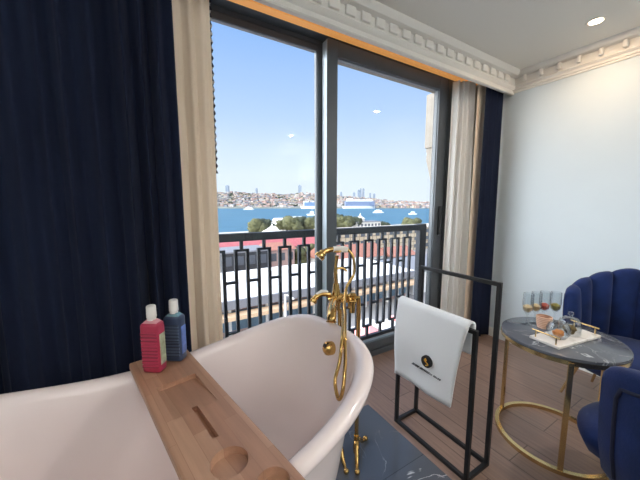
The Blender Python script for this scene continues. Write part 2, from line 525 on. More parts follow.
# ------------------------------------------------------------------ curtains
def curtain(name, m, pts, z0, z1, fold, amp, seed, parent=None, flare=0.0, thick=.004, rows=14):
    """pts: polyline of the hanging line; pleats run along it"""
    rnd = random.Random(seed)
    pts = [Vector(p) for p in pts]
    L = [0]
    for a, b in zip(pts, pts[1:]): L.append(L[-1] + (b - a).length)
    tot = L[-1]; n = int(tot / fold * 12)
    ph = []; s = 0; cur = 0
    out = []
    for i in range(n + 1):
        s = tot * i / n
        j = 0
        while j < len(pts) - 2 and s > L[j + 1]: j += 1
        t = (s - L[j]) / (L[j + 1] - L[j]); p = pts[j].lerp(pts[j + 1], t)
        d = (pts[j + 1] - pts[j]).normalized(); nn = Vector((-d.y, d.x, 0))
        w = s / fold * 2 * PI + 1.1 * math.sin(s / fold * 1.7 + seed) + .7 * math.sin(s / fold * 0.9 + 2 * seed)
        a = amp * (.7 + .3 * math.sin(s * 9 + seed))
        off = a * (math.sin(w) + .22 * math.sin(2 * w + .6))
        out.append((p, d, nn, off, a, w))
    R_ = []
    c = sum((q[0] for q in out), Vector()) / len(out)
    for r in range(rows + 1):
        t = r / rows; z = z1 + (z0 - z1) * t
        row = []
        for p, d, nn, off, a, w in out:
            k = .75 + .35 * t
            q = p + nn * (off * k + .25 * a * math.sin(w * .5 + t * 3 + seed)) + d * (.3 * a * math.sin(2 * w) * t)
            q = q + (p - c) * flare * t
            row.append(Vector((q.x, q.y, z)))
        R_.append(row)
    g = MB().grid(R_)
    o = g.build(name, m, parent, smooth=True, angle=180)
    s = o.modifiers.new('cloth', 'SOLIDIFY'); s.thickness = thick
    return o


c = curtain('navy_curtain', 'navy', [(-1.5, 1.60, 0), (.15, 1.585, 0)], .02, 2.42, .085, .040, 1)
tag(relocate(c, (-.6, 1.59, .02)), 'navy floor length curtain behind the bathtub, left of the window', 'curtain')
cl = thing('cream_curtain', 'cream lining curtain at the left edge of the window beside the navy curtain', 'curtain', (.25, 1.66, .02))
c = curtain('drape', 'cream', [(.09, 1.69, 0), (.20, 1.675, 0), (.335, 1.67, 0)], .02, 2.42, .075, .022, 2, cl)
em = MB(); R_ = []
for i in range(120):
    z = 2.42 - i * .02; o = .006 * (1 if i % 2 else -1)
    R_.append([Vector((.334, 1.70, z)), Vector((.347 + o * .7, 1.70, z))])
em.grid(R_[:48])
t_ = em.build('beaded_edge', 'trimw', cl); s = t_.modifiers.new('thick', 'SOLIDIFY'); s.thickness = .006
c = curtain('white_sheer_curtain', 'sheer', [(2.45, 1.755, 0), (2.53, 1.70, 0), (2.63, 1.655, 0)], .02, 2.42, .055, .036, 3, flare=.14)
tag(relocate(c, (2.5, 1.72, .02)), 'white sheer curtain gathered at the right edge of the window', 'curtain')
c = curtain('cream_curtain', 'cream', [(2.585, 1.60, 0), (2.70, 1.585, 0)], .02, 2.42, .06, .012, 4)
tag(relocate(c, (2.7, 1.63, .02)), 'narrow cream curtain between the white sheer and the right navy curtain', 'curtain')
c = curtain('navy_curtain', 'navy', [(2.61, 1.545, 0), (2.72, 1.535, 0), (2.875, 1.53, 0)], .02, 2.42, .085, .022, 5, flare=.06)
tag(relocate(c, (2.75, 1.54, .02)), 'narrow navy curtain in the room corner behind the towel rack', 'curtain')

# ------------------------------------------------------------------ bathtub
TC = Vector((-.012, .897, 0)); TL, TW, TN = .684, .389, 3.2
TZ0, TKL, TKR, TM = .662, .156, .136, 1.8
TROT = .10


def tub_pt(th, off, z=None, dz=0.0, slope=1.0):
    cs, sn = math.cos(th), math.sin(th)
    fx = math.copysign(abs(cs) ** (2 / TN), cs); fy = math.copysign(abs(sn) ** (2 / TN), sn)
    t = fx
    zr = TZ0 + (TKR if t > 0 else TKL) * abs(t) ** TM
    x = (TL + off * slope) * fx; y = (TW + off) * fy
    X = x * math.cos(TROT) - y * math.sin(TROT); Y = x * math.sin(TROT) + y * math.cos(TROT)
    return Vector((TC.x + X, TC.y + Y, (zr if z is None else z) + dz)), zr


tub = thing('bathtub', 'white freestanding slipper bathtub with rolled rim in front of the window', 'bathtub', (TC.x, TC.y, 0))
NT = 120


def ring(fn): return [fn(2 * PI * i / NT) for i in range(NT)]


def rel(off, dz, slope=1.0): return ring(lambda th: tub_pt(th, off, None, dz, slope)[0])


def frac(off, f, zb, slope=1.0, drop=.06):
    """ring part way (f) between the rim minus drop and the level zb"""
    def q(th):
        p, zr = tub_pt(th, off, 0, 0, slope); p.z = (zr - drop) + (zb - zr + drop) * f; return p
    return ring(q)


ZF = .004
rings = [ring(lambda th: tub_pt(th, -.17, ZF)[0]), ring(lambda th: tub_pt(th, -.165, .03)[0]), ring(lambda th: tub_pt(th, -.165, .07)[0]), ring(lambda th: tub_pt(th, -.14, .1)[0])]
for f, o in ((.75, -.112), (.5, -.088), (.25, -.068), (.06, -.055)): rings.append(frac(o, f, .1, 1.25))
rings += [rel(-.046, -.052), rel(-.03, -.05), rel(-.012, -.04), rel(-.001, -.024), rel(0.0, -.01), rel(-.008, .004), rel(-.022, .010), rel(-.038, .006), rel(-.05, -.006), rel(-.058, -.022)]
for f, o, s in ((.03, -.066, 1.05), (.2, -.082, 1.25), (.45, -.105, 1.5), (.7, -.135, 1.7), (.88, -.17, 1.7), (.97, -.22, 1.55)): rings.append(frac(o, f, .17, s))
rings += [ring(lambda th: tub_pt(th, -.29, .165, 0, 1.2)[0])]
tb = MB()
vr = [[tb.bm.verts.new(p) for p in rg] for rg in rings]
for A, B in zip(vr, vr[1:]):
    for i in range(NT): tb.bm.faces.new((A[i], A[(i + 1) % NT], B[(i + 1) % NT], B[i]))
tb.bm.faces.new(vr[0][::-1]); tb.bm.faces.new(vr[-1])
tb.build('tub_shell', 'tub', tub, smooth=True, angle=60)
OV = Vector((.585, .922, .735))
om = Matrix.Translation(OV) @ Matrix.Rotation(TROT, 4, 'Z') @ Matrix.Rotation(R(-78), 4, 'Y')
ov = MB().lathe([(0, .018), (.010, .018), (.016, .014), (.02, .009), (.025, .006), (.027, 0), (.027, -.02), (0, -.02)], n=32, mtx=om)
ovp = ov.build('overflow_cover', 'brass', tub, smooth=True)
MB().lathe([(0, .022), (.006, .022), (.008, .018), (.008, .014)], n=16, mtx=om @ Matrix.Translation((0.012, 0, 0))).build('overflow_hole', 'gasket', ovp, smooth=True)

# ------------------------------------------------------------------ bath tray
TZ = .712; TH = .026
d_s = Vector((.199, -.980, 0)).normalized(); d_t = Vector((.980, .199, 0)).normalized()
T0 = Vector((.003, 1.268, TZ))
TMX = Matrix(((d_s.x, d_t.x, 0, T0.x), (d_s.y, d_t.y, 0, T0.y), (0, 0, 1, T0.z), (0, 0, 0, 1)))
TLEN = .84
tray = thing('bath_tray', 'wooden bath tray lying across the white bathtub rim', 'bath tray', (T0.x, T0.y, TZ - TH))
bd = MB().box((0, -.1, -TH), (TLEN, .1, 0), .006)
board = bd.build('board', 'bamboo', None, smooth=True, angle=35)


def cut(o, mb):
    c = mb.build('cutter', 'bamboo')
    md = o.modifiers.new('b', 'BOOLEAN'); md.operation = 'DIFFERENCE'; md.object = c; md.solver = 'EXACT'
    bpy.context.view_layer.update()
    me = bpy.data.meshes.new_from_object(o.evaluated_get(bpy.context.evaluated_depsgraph_get()))
    o.modifiers.clear(); o.data = me
    bpy.data.objects.remove(c, do_unlink=True)


# wedge recess, slot, two round recesses
w = MB().prism([(.237, -.016), (.237, .02), (.46, .02), (.44, .0006)], 'y', -.062, .062)
cut(board, w)
cut(board, MB().box((.408, -.008, -.017), (.565, .008, .02)))
cm = Matrix.Translation((.655, -.005, 0)) @ Matrix.Rotation(R(-7), 4, 'Y')
cut(board, MB().lathe([(0, -.016), (.043, -.016), (.043, .03), (0, .03)], n=40, mtx=cm))
cm = Matrix.Translation((.765, .043, 0)) @ Matrix.Rotation(R(-7), 4, 'Y')
cut(board, MB().lathe([(0, -.016), (.036, -.016), (.036, .03), (0, .03)], n=40, mtx=cm))
board.parent = tray
for p in board.data.polygons: p.use_smooth = False
board.data.transform(Matrix.Translation((0, 0, TH)))
tray.rotation_euler = (0, 0, math.atan2(d_s.y, d_s.x))


# ------------------------------------------------------------------ shampoo bottles
def bottle(name, label, loc, rz, body, shoulder, ribs, lab, h, w, d):
    t = thing(name, label, 'bottle', loc, rz)
    zt = h - .06
    m = MB().box((-w / 2, -d / 2, 0), (w / 2, d / 2, zt), .011, seg=3)
    m.build('bottle_body', body, t, smooth=True, local=True)
    s = MB(); rows = []
    for k in range(7):
        a = k / 6; z = zt - .012 + .026 * a; q = math.cos(a * PI / 2 * .8)
        rows.append([Vector(((w / 2 - .0045) * q * sx, (d / 2 - .0045) * q * sy, z)) for sx, sy in ((-1, -1), (1, -1), (1, 1), (-1, 1))])
    vv = [[s.bm.verts.new(p) for p in r] for r in rows]
    for A, B in zip(vv, vv[1:]):
        for i in range(4): s.bm.faces.new((A[i], A[(i + 1) % 4], B[(i + 1) % 4], B[i]))
    s.bm.faces.new(vv[0][::-1]); s.bm.faces.new(vv[-1])
    s.build('shoulder', shoulder, t, smooth=True, angle=50, local=True)
    m = MB()
    for k in range(9):
        z = .022 + k * (zt - .05) / 9
        m.box((-w / 2 + .005, -d / 2 - .0025, z), (w / 2 - .006, -d / 2 + .002, z + (zt - .05) / 9 * .72), .0012)
    m.build('ribbed_front', ribs, t, local=True)
    m = MB().box((w / 2 - .002, -d / 2 + .008, .03), (w / 2 + .0015, d / 2 - .008, zt - .04), .001)
    m.build('side_label', lab, t, local=True)
    m = MB().lathe([(0, h), (.013, h), (.0155, h - .003), (.0165, h - .042), (.0145, h - .044), (.0145, h - .052), (0, h - .052)], n=28)
    m.build('cap', 'cap', t, smooth=True, angle=35, local=True)
    return t


bottle('shampoo_bottle', 'pink shampoo bottle with white cap standing on the bath tray', (-.010, 1.143, TZ), R(-34), 'pinkplastic', 'pinkpale', 'pinkstripe', 'labelmix', .242, .068, .046)
bottle('shampoo_bottle', 'dark blue and teal shampoo bottle with white cap on the bath tray', (.063, 1.187, TZ), R(-34), 'slate', 'bluepl', 'bluestripe', 'labelblue', .238, .066, .046)

# ------------------------------------------------------------------ tub filler
FB = Vector((.784, 1.125, 0))
fr_ = Vector((math.cos(HEAD), -math.sin(HEAD), 0))          # along the mixer bar
ft = Vector((-.9, -.43, 0)).normalized()                     # towards the tub


def FP(r, t, z): return FB + fr_ * r + ft * t + Vector((0, 0, z))


fil = thing('tub_filler', 'brass floor standing bath mixer with hand shower at the end of the bathtub', 'tap', FB)
fz = .004; BZ = .845
MB().tube([FP(.0, 0, fz + .015), FP(.0, 0, .80)], .011, 14).build('riser_pipe', 'brass', fil, smooth=True)
MB().tube(bez(FP(.062, 0, BZ - .01), FP(.085, 0, BZ + .008), FP(.092, 0, BZ - .02), FP(.092, 0, .60), FP(.092, 0, .3), FP(.092, 0, .02)), .0105, 14).build('riser_pipe', 'brass', fil, smooth=True)
for rr, angs in ((.092, (25, 235)), (0, (75, 255))):
    ftm = MB(); p = FP(rr, 0, 0)
    ftm.lathe([(0, .02), (.016, .02), (.018, .05), (.014, .1), (.014, .12), (0, .12)], p, 16)
    for a in angs:
        dv = Vector((math.cos(R(a)), math.sin(R(a)), 0))
        ftm.tube(bez(p + Vector((0, 0, .085)), p + dv * .035 + Vector((0, 0, .07)), p + dv * .07 + Vector((0, 0, .032)), p + dv * .10 + Vector((0, 0, .02)), n=8), [.015 - .0003 * i for i in range(25)], 12)
        ftm.blob(p + dv * .112 + Vector((0, 0, fz + .014)), .0145, 0, 2)
    ftm.build('claw_foot', 'brass', fil, smooth=True, angle=60)
# mixer body
bm_ = MB()
bm_.tube([FP(-.055, 0, BZ), FP(-.02, 0, BZ + .012), FP(.03, 0, BZ + .008), FP(.072, 0, BZ - .008)], [.022, .025, .022, .019], 16)
bm_.lathe([(0, -.05), (.018, -.05), (.022, -.03), (.028, 0), (.022, .03), (.016, .06), (.014, .08), (0, .08)], FP(-.018, 0, BZ), 20)
bm_.lathe([(0, -.06), (.014, -.06), (.017, -.02), (.022, 0), (.018, .022), (.022, .03), (.012, .04), (0, .04)], FP(.06, 0, BZ - .005), 20)
bm_.build('mixer_body', 'brass', fil, smooth=True, angle=60)
# spout over the rim
sp = bez(FP(-.022, .0, BZ - .02), FP(.005, .07, BZ + .004), FP(.05, .17, BZ + .004), FP(.085, .24, .835), FP(.09, .252, .815), n=10)
MB().tube(sp, [.017 + .004 * math.sin(PI * i / (len(sp) - 1)) + (.006 if i > len(sp) - 4 else 0) for i in range(len(sp))], 16).build('spout', 'brass', fil, smooth=True, angle=60)
# lever handle with its porcelain cap
hp = bez(FP(-.04, .02, BZ + .03), FP(-.068, .042, BZ + .038), FP(-.087, .058, BZ + .024), FP(-.095, .066, BZ + .004), n=10)
hd = MB().tube(hp, [.013] * 8 + [.012] * 8 + [.013] * 8 + [.017] * (len(hp) - 24), 14).build('lever_handle', 'brass', fil, smooth=True, angle=60)
MB().tube([FP(-.046, .026, BZ + .045), FP(-.067, .042, BZ + .051), FP(-.084, .056, BZ + .040)], [.006, .009, .006], 12).build('porcelain_inlay', 'porcelain', hd, smooth=True)
# cross handle on the right
cv = MB(); cc = FP(.06, .035, BZ)
for dv in (Vector((0, 0, 1)), fr_, ):
    cv.tube([cc - dv * .03, cc + dv * .03], .005, 10)
    for s in (-1, 1):
        cv.blob(cc + dv * .03 * s, .008, 0, 2)
cv.tube([FP(.06, .0, BZ), cc], .008, 12)
cv.build('cross_handle', 'brass', fil, smooth=True, angle=60)
# cradle column and hand shower
cr_ = MB().tube(bez(FP(-.018, 0, BZ + .07), FP(-.021, 0, BZ + .15), FP(-.015, 0, 1.065), n=8), [.010] * 8 + [.0085] * 8 + [.012], 14)
cr_.tube(bez(FP(-.014, 0, 1.0), FP(.01, -.005, 1.0), FP(.028, -.008, .985), n=6), .006, 10)
cr_.tube(arc(FP(-.015, 0, 1.085), .019, 0, 2 * PI, 24)[:-1], .005, 8, closed=True)
cr_.build('cradle_post', 'brass', fil, smooth=True, angle=60)
hs = bez(FP(.035, -.01, 1.088), FP(-.005, .0, 1.096), FP(-.04, .015, 1.094), FP(-.066, .026, 1.082), FP(-.086, .034, 1.058), n=8)
hand = MB().tube(hs, [.011] * 8 + [.012] * 8 + [.013] * 8 + [.019] * 4 + [.025] * (len(hs) - 28), 16).build('hand_shower', 'brass', fil, smooth=True, angle=60)
MB().tube([FP(.03, -.008, 1.0895), FP(.01, -.004, 1.094), FP(-.03, .01, 1.095)], [.013, .0155, .0135], 16).build('porcelain_grip', 'porcelain', hand, smooth=True, angle=60)
# hose: loops down from the grip into the tub and back up to the mixer
ho = bez(FP(.036, -.01, 1.088), FP(.062, -.004, 1.05), FP(.066, .0, .97), FP(.05, .04, .91), (.705, .98, .835), (.60, .845, .80), (.57, .815, .74), (.54, .80, .678), (.525, .756, .642), (.53, .738, .684),
         (.565, .775, .75), (.61, .84, .80), (.69, .95, .842), (.735, 1.02, .868), FP(.058, .03, BZ + .004), n=10)
MB().tube(ho, .0065, 10).build('hose', 'brass', fil, smooth=True)

# ------------------------------------------------------------------ towel rack and towel
rk = thing('towel_rack', 'black metal towel rack with a tall back frame beside the bathtub', 'towel rack', (1.308, .92, 0))
xf, xb, yl, yr = 1.223, 1.394, 1.145, .697
w = .019
for x, hgt in ((xf, .75), (xb, .945)):
    for y in (yl, yr):
        MB().box((x - w / 2, y - w / 2, 0), (x + w / 2, y + w / 2, hgt), .0015).build('post', 'black', rk)
for x in (xf, xb):
    MB().box((x - w / 2, yr + w / 2, 0), (x + w / 2, yl - w / 2, w), .0015).build('base_bar', 'black', rk)
for y in (yl, yr):
    MB().box((xf + w / 2, y - w / 2, 0), (xb - w / 2, y + w / 2, w), .0015).build('base_bar', 'black', rk)
MB().box((xb - w / 2, yr + w / 2, .945 - w), (xb + w / 2, yl - w / 2, .945), .0015).build('top_bar', 'black', rk)
MB().box((xf - w / 2, yr + w / 2, .75 - w), (xf + w / 2, yl - w / 2, .75), .0015).build('hanging_bar', 'black', rk)

tw = thing('hand_towel', 'white towel with a round black and gold emblem hanging on the rack', 'towel', (xf, .92, .75))


def towel_rows(gap, ztop, zl, zr, yl0, yr0, yr1, rear_l, rear_r):
    """front face outer surface, over the bar, down the rear"""
    rows = []; n = 24
    prof = [('f', 1 - i / 14) for i in range(14)] + [('a', PI - PI * i / 8) for i in range(9)] + [('r', i / 10) for i in range(1, 11)]
    for kind, t in prof:
        row = []
        for j in range(n + 1):
            s = j / n
            ya = yl0 + (yr0 - yl0) * s; yb = yl0 + .008 + (yr1 - yl0) * s
            if kind == 'f':
                zb = zl + (zr - zl) * s; z = ztop - (ztop - zb) * t
                y = ya + (yb - ya) * t ** .8
                bul = .012 * math.sin(PI * min(1, t * 1.2)) * (.6 + .4 * math.sin(3 * s + 1)) + .007 * math.sin(s * 7 + t * 3) * t
                row.append(Vector((xf - gap - bul, y, z)))
            elif kind == 'a':
                row.append(Vector((xf + gap * math.cos(t), ya, ztop + gap * math.sin(t) - .004 * s)))
            else:
                zb = rear_l + (rear_r - rear_l) * s; z = ztop - (ztop - zb) * t
                row.append(Vector((xf + gap + .006 * math.sin(s * 5) * t, ya + .02 * t * (1 - s), z)))
        rows.append(row)
    return rows


g = MB().grid(towel_rows(.022, .757, .327, .335, 1.134, .716, .775, .60, .62))
cloth = g.build('cloth', 'towel', tw, smooth=True, angle=180)
s = cloth.modifiers.new('thick', 'SOLIDIFY'); s.thickness = .010; s.offset = 1
# emblem and text printed on the front
EX = xf - .022 - .026
em = MB(); ec = Vector((EX, .912, .512))
em.lathe([(0, .004), (.030, .004), (.0305, 0), (.0305, -.012), (0, -.012)], n=36, mtx=Matrix.Translation(ec) @ Matrix.Rotation(R(-90), 4, 'Y'))
emb = em.build('emblem', 'ink', tw)
sg = MB()
pts = [Vector((EX - .0052, .912 + .011 * math.sin(2 * PI * i / 24) * (.5 + i / 24), .512 + .018 - .036 * i / 24)) for i in range(25)]
sg.tube(pts, .0032, 8); sg.tube([ec + Vector((-.0052, -.004, .008)), ec + Vector((-.0052, .004, .013))], .0045, 8)
sg.build('emblem_figure', 'goldprint', emb)
tx = MB(); rnd = random.Random(3); y = 1.008
while y > .83:
    l = rnd.uniform(.004, .007); hh = rnd.choice((.004, .006, .006))
    if rnd.random() < .82:
        tx.box((EX + .0015, y - l, .452), (EX + .016, y - l + .0022, .452 + hh)); tx.box((EX + .0015, y - l, .452 + rnd.choice((0, hh - .002))), (EX + .016, y - .001, .454 + rnd.choice((0, .002))))
    y -= l + .003
tx.build('printed_text', 'greyink', tw)

# ------------------------------------------------------------------ side table
CT = Vector((1.888, .614, 0))
ta = thing('side_table', 'round side table with grey marble top and gold ring base', 'table', CT)
MB().lathe([(0, .600), (.267, .600), (.271, .597), (.271, .584), (0, .584)], CT, 64).build('tabletop', 'tabletop', ta, smooth=True, angle=40)
MB().lathe([(.20, .583), (.272, .583), (.272, .562), (.263, .562), (.263, .575), (.2, .575), (.20, .583)], CT, 64).build('rim_band', 'gold', ta, smooth=True, angle=40)
MB().lathe([(.251, 0), (.272, 0), (.272, .022), (.251, .022), (.251, 0)], CT + Vector((-.003, -.004, 0)), 64).build('base_ring', 'gold', ta, smooth=True, angle=40)
for a in (91, 208, -30):
    p = CT + Vector((-.003 + .262 * math.cos(R(a)), -.004 + .262 * math.sin(R(a)), 0))
    m = MB().box((-.011, -.008, .018), (.011, .008, .576), .002, Matrix.Translation(p) @ Matrix.Rotation(R(a + 90), 4, 'Z'))
    m.build('leg', 'gold', ta)

# serving tray with gold handles
TT = .600
ex = Vector((2.095 - 1.726, .5 - .562, 0)).normalized(); ey = Vector((-ex.y, ex.x, 0))
sc_ = Vector((1.684, .548, 0)) + ex * .178 + ey * .07
st = thing('serving_tray', 'white marble serving tray with gold handles on the round table', 'tray', (sc_.x, sc_.y, TT), math.atan2(ex.y, ex.x))
MB().box((-.178, -.07, .002), (.178, .07, .016), .003).build('tray_board', 'whitemarble', st, local=True)
for sx in (-.15, .15):
    for sy in (-.05, .05): MB().lathe([(0, 0), (.008, 0), (.008, .003), (0, .003)], (sx, sy, 0), 12).build('foot', 'gasket', st, local=True)
for s in (-1, 1):
    x_ = s * .165
    m = MB().tube([(x_, -.065, .052), (x_, .065, .052)], .0045, 10)
    for q in (-.048, .048): m.tube([(x_, q, .015), (x_, q, .052)], .0035, 8)
    m.build('handle', 'gold', st, smooth=True, local=True)


def on_tray(a, b): return sc_ + ex * a + ey * b + Vector((0, 0, TT + .016))


# glass cloche with its muffin
p = on_tray(.05, .01)
q = thing('glass_cloche', 'small clear glass cloche with a knob covering a brown muffin', 'cloche', p)
MB().lathe([(.050, 0), (.050, .058), (.046, .074), (.03, .088), (.0, .093), (0, .09), (.028, .085), (.0435, .072), (.047, .058), (.047, 0), (.050, 0)], p, 32).build('dome', 'clear', q, smooth=True, angle=60)
MB().lathe([(0, .091), (.006, .092), (.007, .1), (.014, .108), (.012, .118), (0, .121)], p, 20).build('knob', 'clear', q, smooth=True)
o = MB().lathe([(0, 0), (.02, 0), (.026, .018), (.031, .024), (.026, .036), (.012, .044), (0, .045)], p + Vector((0, 0, .001)), 20).build('muffin', 'muffin', None, smooth=True)
tag(relocate(o, p + Vector((0, 0, .001))), 'brown muffin under the glass cloche', 'muffin')
# glass bowl with orange pastry
p = on_tray(-.075, -.005)
o = MB().lathe([(.03, 0), (.034, .004), (.05, .03), (.052, .05), (.044, .075), (.036, .085), (.033, .083), (.041, .073), (.049, .05), (.047, .031), (.032, .007), (0, .004), (0, 0), (.03, 0)], p, 32).build('glass_bowl', 'clear', None, smooth=True, angle=60)
tag(relocate(o, p), 'round clear glass bowl holding an orange pastry on the serving tray', 'bowl')
o = MB().blob(p + Vector((0, 0, .027)), .024, .25, 3, 4, (1.1, 1, .85), 2.5).build('pastry', 'pastry', None, smooth=True)
tag(relocate(o, p + Vector((0, 0, .006))), 'orange golden pastry inside the round glass bowl', 'pastry')
# wicker basket behind the tray
p = Vector((1.935, .712, TT))
o = MB().lathe([(0, 0), (.03, 0), (.036, .03), (.039, .066), (.035, .068), (.032, .032), (.028, .006), (0, .006)], p, 36).build('wicker_basket', 'basket', None, smooth=True, angle=50)
tag(relocate(o, p), 'small round tan basket on the table behind the serving tray', 'basket')
# four dessert glasses
for (x, y, fill, lab) in ((1.902, .785, 'custard', 'pale cream dessert, leftmost glass on the table'), (1.963, .769, 'custard', 'pale custard dessert, second glass from the left'),
                          (2.024, .750, 'berry', 'red berries, third glass from the left'), (2.072, .712, 'olive', 'olive green fruit, nearest the navy chair')):
    p = Vector((x, y, TT))
    t = thing('dessert_glass', 'stemmed dessert glass of ' + lab, 'glass', p, 0, 'dessert glasses on the round table')
    MB().lathe([(0, 0), (.025, 0), (.025, .003), (.005, .007), (.004, .055), (.012, .07), (.024, .086), (.0285, .125), (.0265, .19), (.025, .19), (.027, .125), (.022, .089), (.008, .074), (0, .073)], p, 28).build('bowl_and_stem', 'clear', t, smooth=True, angle=60)
    MB().lathe([(0, .0755), (.009, .0765), (.0205, .09), (.0245, .108), (.012, .118), (0, .12)], p, 24).build('filling', fill, t, smooth=True, angle=60)


# ------------------------------------------------------------------ tub chairs
def make_chair(label, loc, rz):
    """local frame: the chair faces -X, its back is towards +X"""
    t = thing('tub_chair', label, 'chair', loc, rz)
    ARC = R(110); NCH = 9; per = 10; N = NCH * per
    RO, RI = .335, .265
    cols = []
    for i in range(N + 1):
        a = -ARC + 2 * ARC * i / N
        k = (i % per) / per; bump = math.sin(PI * k)
        sc = bump ** .6 if bump > 0 else 0
        hgt = .71 + .155 * (.5 + .5 * math.cos(min(PI, abs(a) * 1.45))) + .020 * sc
        ca, sa = math.cos(a), math.sin(a)
        ri = RI - .030 * sc + .012; ro = RO
        def P(r, z): return Vector((r * ca, r * sa, z))
        lean = .018 * math.cos(a / 2)
        prof = [P(ri + .01, .34), P(ri, .42), P(ri + .004, .55), P(ri + .006 + lean, hgt - .05), P(ri + .012 + lean, hgt - .02), P(ri + .026 + lean, hgt - .004), P((ri + ro) / 2 + .008 + lean, hgt),
                P(ro - .016 + lean, hgt - .006), P(ro - .003 + lean, hgt - .022), P(ro + lean, hgt - .05), P(ro + .008, .55), P(ro, .42), P(ro - .02, .31), P(ro - .04, .28), P(ri + .02, .28)]
        cols.append(prof)
    m = MB()
    vv = [[m.bm.verts.new(p) for p in c] for c in cols]; L = len(vv[0])
    for A, B in zip(vv, vv[1:]):
        for j in range(L): m.bm.faces.new((A[j], A[(j + 1) % L], B[(j + 1) % L], B[j]))
    m.bm.faces.new(vv[0]); m.bm.faces.new(vv[-1][::-1])
    m.build('backrest', 'velvet', t, smooth=True, angle=65, local=True)
    # piping along the outer edge of the shell
    pp = []
    ins = 5
    ed = [Vector(c[10]) for c in cols]
    def outer(i, z):
        a = -ARC + 2 * ARC * i / N; lean = .018 * math.cos(a / 2)
        zt = cols[i][9].z
        r = RO + (.008 * (1 - abs(z - .55) / .13) if .42 <= z <= .55 else (lean * min(1, (z - .55) / max(.01, zt - .55)) + .008 * max(0, 1 - (z - .55) / max(.01, zt - .55)) if z > .55 else -.02 * (.42 - z) / .11))
        return Vector(((r + .003) * math.cos(a), (r + .003) * math.sin(a), z))
    path = [outer(ins, .33 + (cols[ins][9].z - .03 - .33) * j / 12) for j in range(12)]
    path += [outer(i, .71 + .155 * (.5 + .5 * math.cos(min(PI, abs(-ARC + 2 * ARC * i / N) * 1.45))) - .05) for i in range(ins + 1, N - ins)]
    path += [outer(N - ins, .33 + (cols[N - ins][9].z - .03 - .33) * j / 12) for j in range(11, -1, -1)]
    MB().tube(path, .006, 8).build('piping', 'piping', t, smooth=True, local=True)
    # seat: round cushion, fuller at the front
    s = MB()
    rows = []
    for r, z in ((.0, .42), (.10, .421), (.18, .418), (.225, .41), (.25, .395), (.262, .375), (.262, .36), (.25, .325), (.22, .30), (.0, .295)):
        if r == 0: rows.append([s.bm.verts.new((0, 0, z))])
        else:
            rr = []
            for j in range(48):
                a = 2 * PI * j / 48
                bb_ = abs(a - PI)                                 # angle from the front
                k = min(1, max(0, (R(74) - bb_) / R(10)))
                fr0 = .05 * math.cos(bb_) + math.sqrt((.325) ** 2 - (.05 * math.sin(bb_)) ** 2)
                q = r / .262 * (.262 * (1 - k) + fr0 * k)
                rr.append(s.bm.verts.new((q * math.cos(a), q * math.sin(a), z)))
            rows.append(rr)
    for A, B in zip(rows, rows[1:]):
        for j in range(48):
            f = [A[j % len(A)], A[(j + 1) % len(A)], B[(j + 1) % len(B)], B[j % len(B)]]
            f = [x for i, x in enumerate(f) if x not in f[:i]]
            s.bm.faces.new(f)
    s.build('seat', 'velvet', t, smooth=True, angle=70, local=True)
    for a in (45, 135, 225, 315):
        aa = R(a if a in (45, 315) else (113 if a == 135 else 247))
        tp = Vector((.215 * math.cos(aa), .215 * math.sin(aa), .305)); bt = Vector((.315 * math.cos(aa), .315 * math.sin(aa), 0))
        MB().tube([tp, bt], [.013, .008], 14).build('leg', 'gold', t, smooth=True, local=True)
    return t


make_chair('navy velvet channel back tub chair against the right wall, behind the table', (2.545, .465, 0), 0)
make_chair('navy velvet tub chair in the foreground at the right edge, in front of the table', (1.64, .068, 0), R(242))


# ------------------------------------------------------------------ ceiling lights
def downlight(x, y, power, col, label, real=True):
    t = thing('ceiling_light', label, 'ceiling light', (x, y, ZC), 0, 'recessed ceiling lights')
    MB().lathe([(.036, 0), (.05, 0), (.048, -.006), (.036, -.004), (.036, 0)], (x, y, ZC), 32).build('ring', 'lightring', t, smooth=True)
    MB().lathe([(0, -.001), (.036, -.001), (.036, -.003), (0, -.003)], (x, y, ZC), 32).build('diffuser', 'bulb', t)
    ld = bpy.data.lights.new('lamp', 'AREA'); ld.shape = 'DISK'; ld.size = .07; ld.energy = power; ld.color = col
    lo = bpy.data.objects.new('lamp', ld); COL.objects.link(lo); lo.parent = t; lo.location = (0, 0, -.006)
    return t


WARM = (1, .70, .44); NEUT = (1, .95, .9)
downlight(2.517, .802, 5, WARM, 'recessed ceiling light near the right cornice')
downlight(2.1, -.71, 14, NEUT, 'recessed ceiling light behind the viewer towards the right wall')
downlight(.15, -.9, 5, NEUT, 'recessed ceiling light behind the viewer on the left')  # unseen light, added to fill the room from behind
downlight(-1.2, .1, 3, NEUT, 'recessed ceiling light left of the bathtub')  # another added light out of view, for soft room brightness


